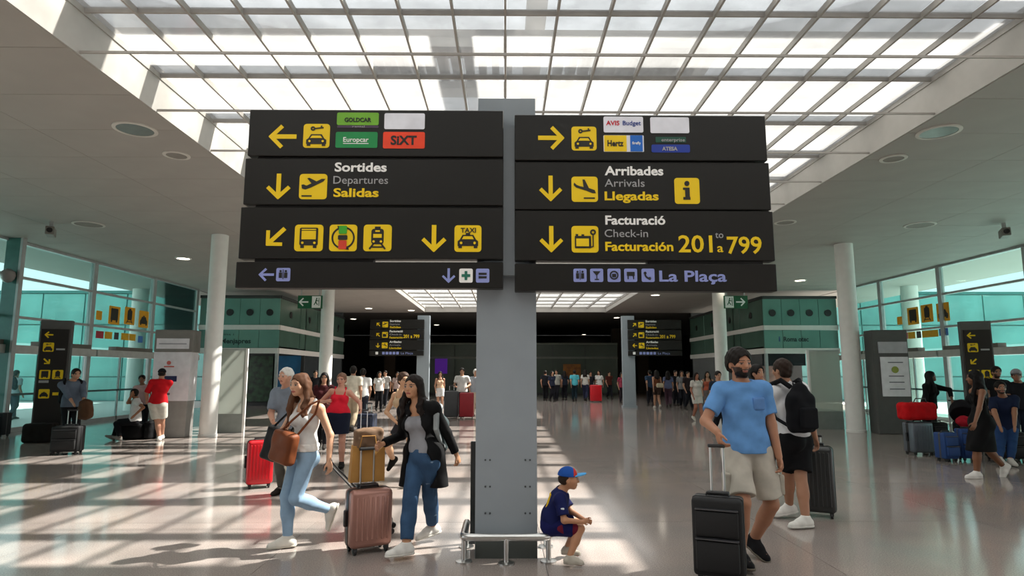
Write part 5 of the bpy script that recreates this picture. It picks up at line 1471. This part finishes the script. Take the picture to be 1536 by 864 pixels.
# --- woman in red tank
Y0 = 11.0
rw = Person('woman in a red tank top and navy skirt holding a slim grey case', 1.60,
    dict(pelvis=KZ(507, .84, Y0), neck=KZ(512, 1.335, Y0), head=KZ(513, 1.485, Y0), ankleR=KZ(494, .085, 11.05), ankleL=KZ(513, .085, 10.9), wristL=KP(541, 614, 10.75), wristR=KP(489, 602, 10.8)),
    hip=8, chest=6, head=(-5, 0, 0), toes=(10, -5), sex='f', fat=1.3, res=.010, skin='#c08a74', hair='#7a5a48', hints={'elbowR': (-1, .3, -.8), 'elbowL': (.6, .6, -.3)})
rw.tank('#d01f33', hem=.04); rw.skirt('#141a2c', .70); rw.shoes('#1a1714', None); rw.hairdo('short')
# --- older man in grey shirt
om = Person('older man in a grey shirt half hidden behind the woman in white', 1.70,
    dict(pelvis=KZ(437, .87, 8.7), neck=KZ(431, 1.40, 8.65), head=KZ(430, 1.555, 8.6), ankleR=KZ(424, .085, 8.75), ankleL=KZ(443, .085, 8.7), wristR=KP(409, 632, 8.4), wristL=KP(447, 650, 8.5)),
    hip=-20, chest=-20, head=(-25, 4, 0), sex='m', fat=1.1, res=.010, skin='#c08d74', hair='#cfccc6', hints={'elbowR': (-.5, .5, -.6)})
om.tee('#77808c', .8, .0, .016); om.bottoms('#55524c', 1.95, .014, name='trousers'); om.shoes('#2a2522', None); om.hairdo('short')
# --- woman in beige behind the cardigan woman
bw = Person('woman in a beige tank top with tied dark hair behind the woman in the cardigan', 1.62,
    dict(pelvis=KZ(610, .84, 9.5), neck=KZ(604, 1.345, 9.5), head=KZ(606, 1.50, 9.45), ankleR=KP(589, 688, 9.9), ankleL=KZ(618, .085, 9.2), wristR=KP(593, 632, 9.4), wristL=KP(625, 650, 9.4)),
    hip=-35, chest=-30, head=(35, 0, 0), sex='f', res=.011, skin='#c79a78', hair='#3a261a', foot_pitch=(0, 40), hints={'elbowR': (-1, .5, .1)})
bw.tank('#c2a788', hem=.04); bw.bottoms('#2c2b30', .5, .014); bw.shoes('#14110f', None); bw.hairdo('bun')
# --- man in black behind the bearded man
pb = Person('dark haired person in black between the bearded man and the man with the backpack', 1.74,
    dict(pelvis=KZ(1146, .88, 9.4), neck=KZ(1145, 1.44, 9.4), head=KZ(1138, 1.60, 9.35), ankleR=KZ(1140, .085, 9.4), ankleL=KZ(1152, .085, 9.4), wristR=KP(1128, 650, 9.2), wristL=KP(1165, 650, 9.2)),
    hip=20, head=(20, 10, 0), sex='m', res=.012, skin='#a5765b', hair='#0f0b09')
pb.tee('#111114', .6, .0); pb.bottoms('#1a1a1e', 1.95, name='trousers'); pb.shoes('#1a1a1a', None); pb.hairdo('volume')
# --- left group
lm = Person('man in a grey shirt with a black backpack standing by the totem sign', 1.72,
    dict(pelvis=KZ(112, .89, 13.6), neck=KZ(113, 1.42, 13.6), head=KZ(119, 1.57, 13.55), ankleR=KZ(104, .085, 13.7), ankleL=KZ(118, .085, 13.5), wristR=KP(117, 617, 13.2), wristL=KP(126, 606, 13.4)),
    hip=45, chest=48, head=(55, 4, 0), sex='m', res=.012, skin='#a87c62', hair='#1c1512', hints={'elbowL': (.4, .8, -.3), 'elbowR': (-.2, .5, -.6)})
lm.tee('#5b6675', 1.6, .0); lm.bottoms('#121318', 1.95, name='trousers'); lm.shoes('#151515', None); lm.hairdo('short')
backpack('black backpack on the man in the grey shirt', lm.org + lm.k['pelvis'] + V3((-.14, .1, .3)), 48, .34, .5, .18, '#0c0c0f')
S = Solid((-.3, -.3, -.5), (.3, .3, .2), .012); S.cone((0, 0, 0), (0, 0, -.22), .09, .12, .05, flat=((1, 0, 0), 1.4)); S.folds(.008, 30)
t = thing('folded_jacket', 'brown jacket hung over the arm of the man in the grey shirt', 'jacket', KP(129, 605, 13.3)); link('jacket_body', S.mesh('jacket_body')[0], cloth('#4a3322'), t)
tn = Person('boy in white t-shirt and black trousers reclining on a black holdall', 1.55,
    dict(pelvis=KZ(206, .44, 15.55), neck=KZ(208, .96, 15.6), head=KZ(204, 1.10, 15.55), ankleR=KP(170, 655, 15.45), ankleL=KP(180, 656, 15.3), wristR=KP(197, 593, 15.4), wristL=KP(203, 622, 15.3)),
    hip=-80, chest=-60, head=(-60, 5, 0), toes=(-80, -85), sex='m', res=.013, skin='#9a6a4c', hair='#15100d', foot_pitch=(-25, -25), hints={'elbowR': (-.6, 0, -.8)})
tn.tee('#d5d3d1', .6, .0); tn.bottoms('#101014', 1.95, name='trousers'); tn.shoes('#77726c', None); tn.hairdo('short')
pk = Person('person in a pale pink top behind the reclining boy', 1.58,
    dict(pelvis=KZ(217, .80, 16.4), neck=KZ(217, 1.28, 16.4), head=KZ(216, 1.43, 16.35), ankleR=KZ(213, .085, 16.5), ankleL=KZ(221, .085, 16.5), wristR=KP(207, 602, 16.2), wristL=KP(226, 602, 16.2)),
    hip=20, head=(20, 0, 0), sex='f', res=.014, skin='#8d6046', hair='#120d0b')
pk.tee('#c9a6a4', .6, .0); pk.bottoms('#22222a', 1.95, name='trousers'); pk.shoes('#222222', None); pk.hairdo('short')
rm = Person('man in a red shirt, white shorts and black cap facing the ticket machine', 1.72,
    dict(pelvis=KZ(240, .87, 15.2), neck=KZ(245, 1.43, 15.2), head=KZ(246, 1.575, 15.25), ankleL=KZ(242, .085, 15.3), ankleR=KZ(246, .085, 15.5), wristL=KP(220, 600, 15.3), wristR=KP(230, 612, 15.6)),
    hip=195, chest=205, head=(200, 0, 0), toes=(200, 200), sex='m', fat=1.1, res=.012, skin='#b5836a', hair='#16110e', hints={'elbowL': (-.3, -.3, -.8)})
rm.tee('#c0141e', .9, .0); rm.bottoms('#c9c3b8', .85, .022, name='shorts', wide=1.1, flare=.02); rm.shoes('#d8d4cc', None); rm.hairdo('bald'); rm.cap('#15151a')
# --- right group
sw = Person('dark haired woman in black leaning to the pushchair by the red duffel', 1.65,
    dict(pelvis=KZ(1398, .87, 13.6), neck=KZ(1400, 1.37, 13.55), head=KZ(1401, 1.52, 13.5), ankleR=KZ(1392, .085, 13.6), ankleL=KZ(1404, .085, 13.6), wristR=KP(1390, 618, 13.4), wristL=KP(1428, 600, 13.3)),
    hip=20, chest=25, head=(60, 10, 0), sex='f', res=.012, skin='#6b4a38', hair='#080606', hints={'elbowL': (.3, .3, .8)})
sw.tee('#0c0c0e', 1.7, -.02, name='top'); sw.bottoms('#101014', 1.95, name='trousers'); sw.shoes('#111111', None); sw.hairdo('long', length=.3)
lw = Person('long haired woman in a black dress and white sneakers striding past the totem', 1.68,
    dict(pelvis=KZ(1477, .84, 9.9), neck=KZ(1471, 1.37, 9.9), head=KZ(1467, 1.525, 9.88), ankleL=KZ(1471, .085, 9.85), ankleR=KP(1505, 699, 10.0), wristL=KP(1461, 640, 9.6), wristR=KP(1480, 640, 10.1)),
    hip=-85, chest=-105, head=(-130, 0, 0), toes=(-85, -80), sex='f', res=.010, skin='#7d5238', hair='#070505', foot_pitch=(0, 55), hints={'elbowL': (.5, -.2, 0)})
S = lw.solid(); lw.torso(S, .012, shoulders=False); lw.hips(S, .02); q = lw.k['pelvis']; kk = (lw.J['kL'] + lw.J['kR']) / 2
S.cone(q, q + (kk - q) * 1.25, .14, .19, .06, flat=(lw.Rp[:, 1], 1.15)); lw.legs(S, .03, 1.15); S.folds(.004, 20); S.plane(lw.k['pelvis'] + (lw.k['neck'] - lw.k['pelvis']) * .86, (0, 0, 1)); S.plane(kk + V3((0, 0, -.06)), (0, 0, -1)); lw.add('dress', S, '#0a0a0c')
lw.shoes('#dad8d4', '#cfcdc8'); lw.hairdo('long', length=.34)
ra = Person('bearded man in a black t-shirt standing behind the man in navy', 1.78,
    dict(pelvis=KZ(1500, .9, 13.2), neck=KZ(1500, 1.46, 13.2), head=KZ(1501, 1.61, 13.15), ankleR=KZ(1493, .085, 13.2), ankleL=KZ(1506, .085, 13.2), wristR=KP(1489, 640, 13.0), wristL=KP(1518, 640, 13.0)),
    hip=-10, head=(-15, 4, 0), sex='m', res=.013, skin='#8d6148', hair='#120c0a', beard=True)
ra.tee('#131316', .6, .0); ra.bottoms('#16161b', 1.95, name='trousers'); ra.shoes('#222222', None); ra.hairdo('short')
rb = Person('man in a navy t-shirt and jeans sitting at the picture edge', 1.76,
    dict(pelvis=KZ(1516, .62, 11.6), neck=KZ(1510, 1.17, 11.5), head=KZ(1507, 1.33, 11.4), ankleR=KZ(1505, .085, 11.1), ankleL=KZ(1522, .085, 11.1), wristR=KP(1500, 640, 11.2), wristL=KP(1522, 645, 11.2)),
    hip=-15, chest=-12, head=(-20, 6, 0), sex='m', res=.012, skin='#96694f', hair='#120c0a', beard=True)
rb.tee('#15203a', .65, -.03); rb.bottoms('#1f3a63', 1.95, name='jeans'); rb.shoes('#b9b6b0', None); rb.hairdo('short')
st = suitcase('black trunk the man in navy sits on', (zfree(1518, .3, 11.72), 11.75, 0), .6, .34, .52, R(-10), BLK, 'soft')
rc = Person('person in dark clothes with a pale cap at the picture edge', 1.74,
    dict(pelvis=KZ(1536, .88, 12.4), neck=KZ(1534, 1.40, 12.4), head=KZ(1531, 1.55, 12.35), ankleR=KZ(1528, .085, 12.4), ankleL=KZ(1543, .085, 12.4), wristR=KP(1522, 640, 12.2), wristL=KP(1550, 640, 12.2)),
    hip=-25, head=(-40, 0, 0), sex='m', res=.013, skin='#8d6148', hair='#1a1410')
rc.tee('#17181d', .6, .0); rc.bottoms('#1c2433', 1.95, name='trousers'); rc.shoes('#333333', None); rc.hairdo('short'); rc.cap('#8f9094')
# pushchair
pc_ = thing('pushchair', 'dark pushchair with a red blanket among the luggage', 'pushchair', (zfree(1452, .5, 12.95), 12.95, 0), R(-35))
S = Solid((-.4, -.5, .2), (.4, .5, 1.2), .012); S.ell((0, .12, .8), (.24, .3, .26), None, 0); S.plane((0, .0, .78), (0, -.7, -.7)); S.box((0, .05, .5), (.2, .28, .1), rad=.05, k=.03)
link('hood_and_seat', S.mesh('hood_and_seat')[0], cloth('#141418'), pc_)
S = Solid((-.3, -.5, .3), (.3, .3, .9), .012); S.ell((0, -.14, .62), (.15, .18, .12), None, 0); S.folds(.008, 30); link('blanket', S.mesh('blanket')[0], cloth('#a3182a'), pc_)
for sx in (-1, 1):
    MB().tube([(sx * .24, -.38, .12), (sx * .24, .05, .5), (sx * .24, .42, 1.02)], .014, 8).build('frame_tube', CHROME, pc_, smooth=True)
    MB().tube([(sx * .24, .36, .12), (sx * .24, .0, .55)], .014, 8).build('frame_tube', CHROME, pc_, smooth=True)
    for y in (-.38, .36): MB().lathe([(.1, -.02), (.115, -.01), (.115, .01), (.1, .02)], cx=sx * .24, cy=y, cz=.115, axis='x', n=18).build('wheel', WHEEL, pc_, smooth=True)
MB().tube([(-.24, .42, 1.02), (.24, .42, 1.02)], .016, 8).build('push_bar', BLACK, pc_, smooth=True)
# ---- people further off
def walker(label, px, Y, H, yaw, top, bottom, hair='#1a1410', sex='m', low='pants', step=.16, skin='#a87c62', style=None, sleeve=.6, fat=1.0, arms=(0, 0), group='people in the far hall', res=None, X=None):
    x = zfree(px, .9, Y) if X is None else X
    c, s_ = math.cos(R(yaw)), math.sin(R(yaw))
    W = lambda lx, ly, z: (x + lx * c - ly * s_, Y + lx * s_ + ly * c, z)
    al, ar = arms
    p = Person(label, H, dict(pelvis=W(0, 0, .515 * H), neck=W(0, -.02, .825 * H), head=W(0, -.03, .92 * H), ankleL=W(.07, -step, .085), ankleR=W(-.07, step, .085 + (.06 if step > .1 else 0)),
        wristL=W(.2 + .0 * al, step * .8 - .25 * al, .50 * H + .16 * H * al), wristR=W(-.2, -step * .8 - .25 * ar, .50 * H + .16 * H * ar)),
        hip=yaw, sex=sex, res=res or (.014 if Y < 20 else .02), skin=skin, hair=hair, fat=fat, group=group, face=Y < 20, foot_pitch=(0, 25 if step > .1 else 0))
    if sleeve > 0: p.tee(top, sleeve, -.01, .016)
    else: p.tank(top, hem=.0, inf=.014)
    if low == 'pants': p.bottoms(bottom, 1.95, .016, name='trousers')
    elif low == 'shorts': p.bottoms(bottom, .7, .02, name='shorts', wide=1.1)
    else: p.skirt(bottom, .6)
    p.shoes('#2a2724' if low == 'pants' else '#b9b4aa', None)
    p.hairdo(style or ('short' if sex == 'm' else 'long'), length=.22)
    return p
walker('man in a cream shirt and beige trousers walking away behind the woman in red', 529, 17.6, 1.80, 175, '#cfc6b4', '#a3937c')
walker('man in a white t-shirt walking away beside the dark blue case', 544, 19.2, 1.74, 190, '#d2d0cd', '#2a2c36')
walker('person in dark red by the slender column behind the red-topped woman', 486, 13.8, 1.62, 10, '#3a1216', '#15151a', sex='f', hair='#120d0b')
walker('person in a white top and black trousers below the distant sign board', 569, 26.5, 1.66, 20, '#d0cecb', '#101014', sex='f')
walker('person in a pale grey top just behind the one in white and black', 578, 29.0, 1.70, -10, '#a5a29e', '#1a1a20')
walker('person in a pale pink top under the distant sign board end', 596, 30.0, 1.64, 10, '#b8a29c', '#20202a', sex='f')
walker('person in a cream top and white shorts left of the luggage pair', 660, 27.0, 1.66, 15, '#c9a88c', '#c9c9c9', sex='f', low='shorts', sleeve=0)
walker('man in a white shirt and dark waistcoat pushing the far grey case', 693, 23.2, 1.78, 0, '#c8c6c3', '#141418', arms=(.7, .7), step=.08)
walker('man in a pale shirt and beige trousers close by the grey post', 713, 23.6, 1.74, 15, '#8f97a0', '#b7ad9c', hair='#bdb9b2', step=.05)
walker('dark clothed person far left of the slender column', 473, 24.5, 1.70, 25, '#1a1a1e', '#15151a')
for i, (px, Y, H, yaw, top, bot, lab) in enumerate([
    (818, 36.2, 1.72, 170, '#14161c', '#101014', 'dark clothed person closest to the post in the far crowd'),
    (828, 34.9, 1.68, 30, '#23283a', '#15151c', 'person in a slate top at the near end of the far crowd'),
    (835, 36.0, 1.76, -20, '#8e8d86', '#15151c', 'person in a light grey top in the far crowd'),
    (847, 36.8, 1.70, 200, '#1c222e', '#15151c', 'person in a dark navy top in the far crowd'),
    (862, 35.2, 1.74, 180, '#4aa3b0', '#15262e', 'man in a turquoise shirt in the far crowd'),
    (878, 35.8, 1.76, 160, '#b9b5ad', '#2c3048', 'man in a cream shirt and navy trousers in the far crowd'),
    (886, 36.4, 1.66, 10, '#27272c', '#15151c', 'person in charcoal behind the cream shirted man'),
    (899, 36.2, 1.72, -30, '#c2c0bc', '#15151c', 'person in white just behind the bright red case'),
    (914, 38.5, 1.66, 20, '#4a2018', '#15151c', 'person in rust brown right of the bright red case'),
    (933, 33.0, 1.62, 15, '#8a3346', '#2a2228', 'person in dark pink touching the distant signpost'),
    (976, 30.5, 1.72, 190, '#2a3d55', '#15151c', 'person in slate blue left of the woman with the pale bag'),
    (1003, 29.2, 1.68, 165, '#565c78', '#4a3440', 'person in lavender grey under the far right sign'),
    (1014, 30.8, 1.72, 20, '#1c1c22', '#15151c', 'dark clothed person under the far right sign'),
    (1024, 28.2, 1.70, -10, '#6f6f70', '#15151c', 'person in mid grey between the far sign and the woman in white shorts'),
    (1033, 27.2, 1.66, 15, '#2a2022', '#15151c', 'person in brown black just behind the woman in white shorts'),
    ]):
    walker(lab, px, Y, H, yaw, top, bot, step=.06 + .05 * (i % 3), sex='mf'[i % 2])
walker('woman seen from behind in brown with a pale hip bag under the far sign', 986, 28.6, 1.72, 185, '#6b3f28', '#3a2c26', sex='f', low='shorts', sleeve=0)
walker('woman in a white top and white shorts walking beyond the bearded man', 1046, 21.2, 1.62, 12, '#b9b3ab', '#c0bcb4', sex='f', low='shorts', skin='#96604a')
walker('woman in a coral top beside the slender column', 1063, 23.6, 1.66, -12, '#a5553f', '#6a6260', sex='f', low='shorts', sleeve=0)
walker('person in dark blue half hidden behind the bearded man', 1079, 16.5, 1.66, 10, '#1a2230', '#15151c')
walker('person with a dark backpack outside beyond the facade glass', 27, 22.0, 1.70, 170, '#a9b4bb', '#1c2a3c', group='people outside')
backpack('dark backpack on the person outside beyond the facade glass', (zfree(27, 1.2, 22.0) + .02, 21.86, 1.22), 350, .32, .46, .17, '#1a2230')
t = thing('hip_bag', 'pale hip bag on the woman in brown', 'bag', (zfree(990, 1.0, 28.4), 28.35, 1.02))
S = Solid((-.25, -.2, -.2), (.25, .2, .2), .02); S.box((0, 0, 0), (.15, .07, .1), rad=.05); link('bag_body', S.mesh('bag_body')[0], cloth('#b0a48c'), t)
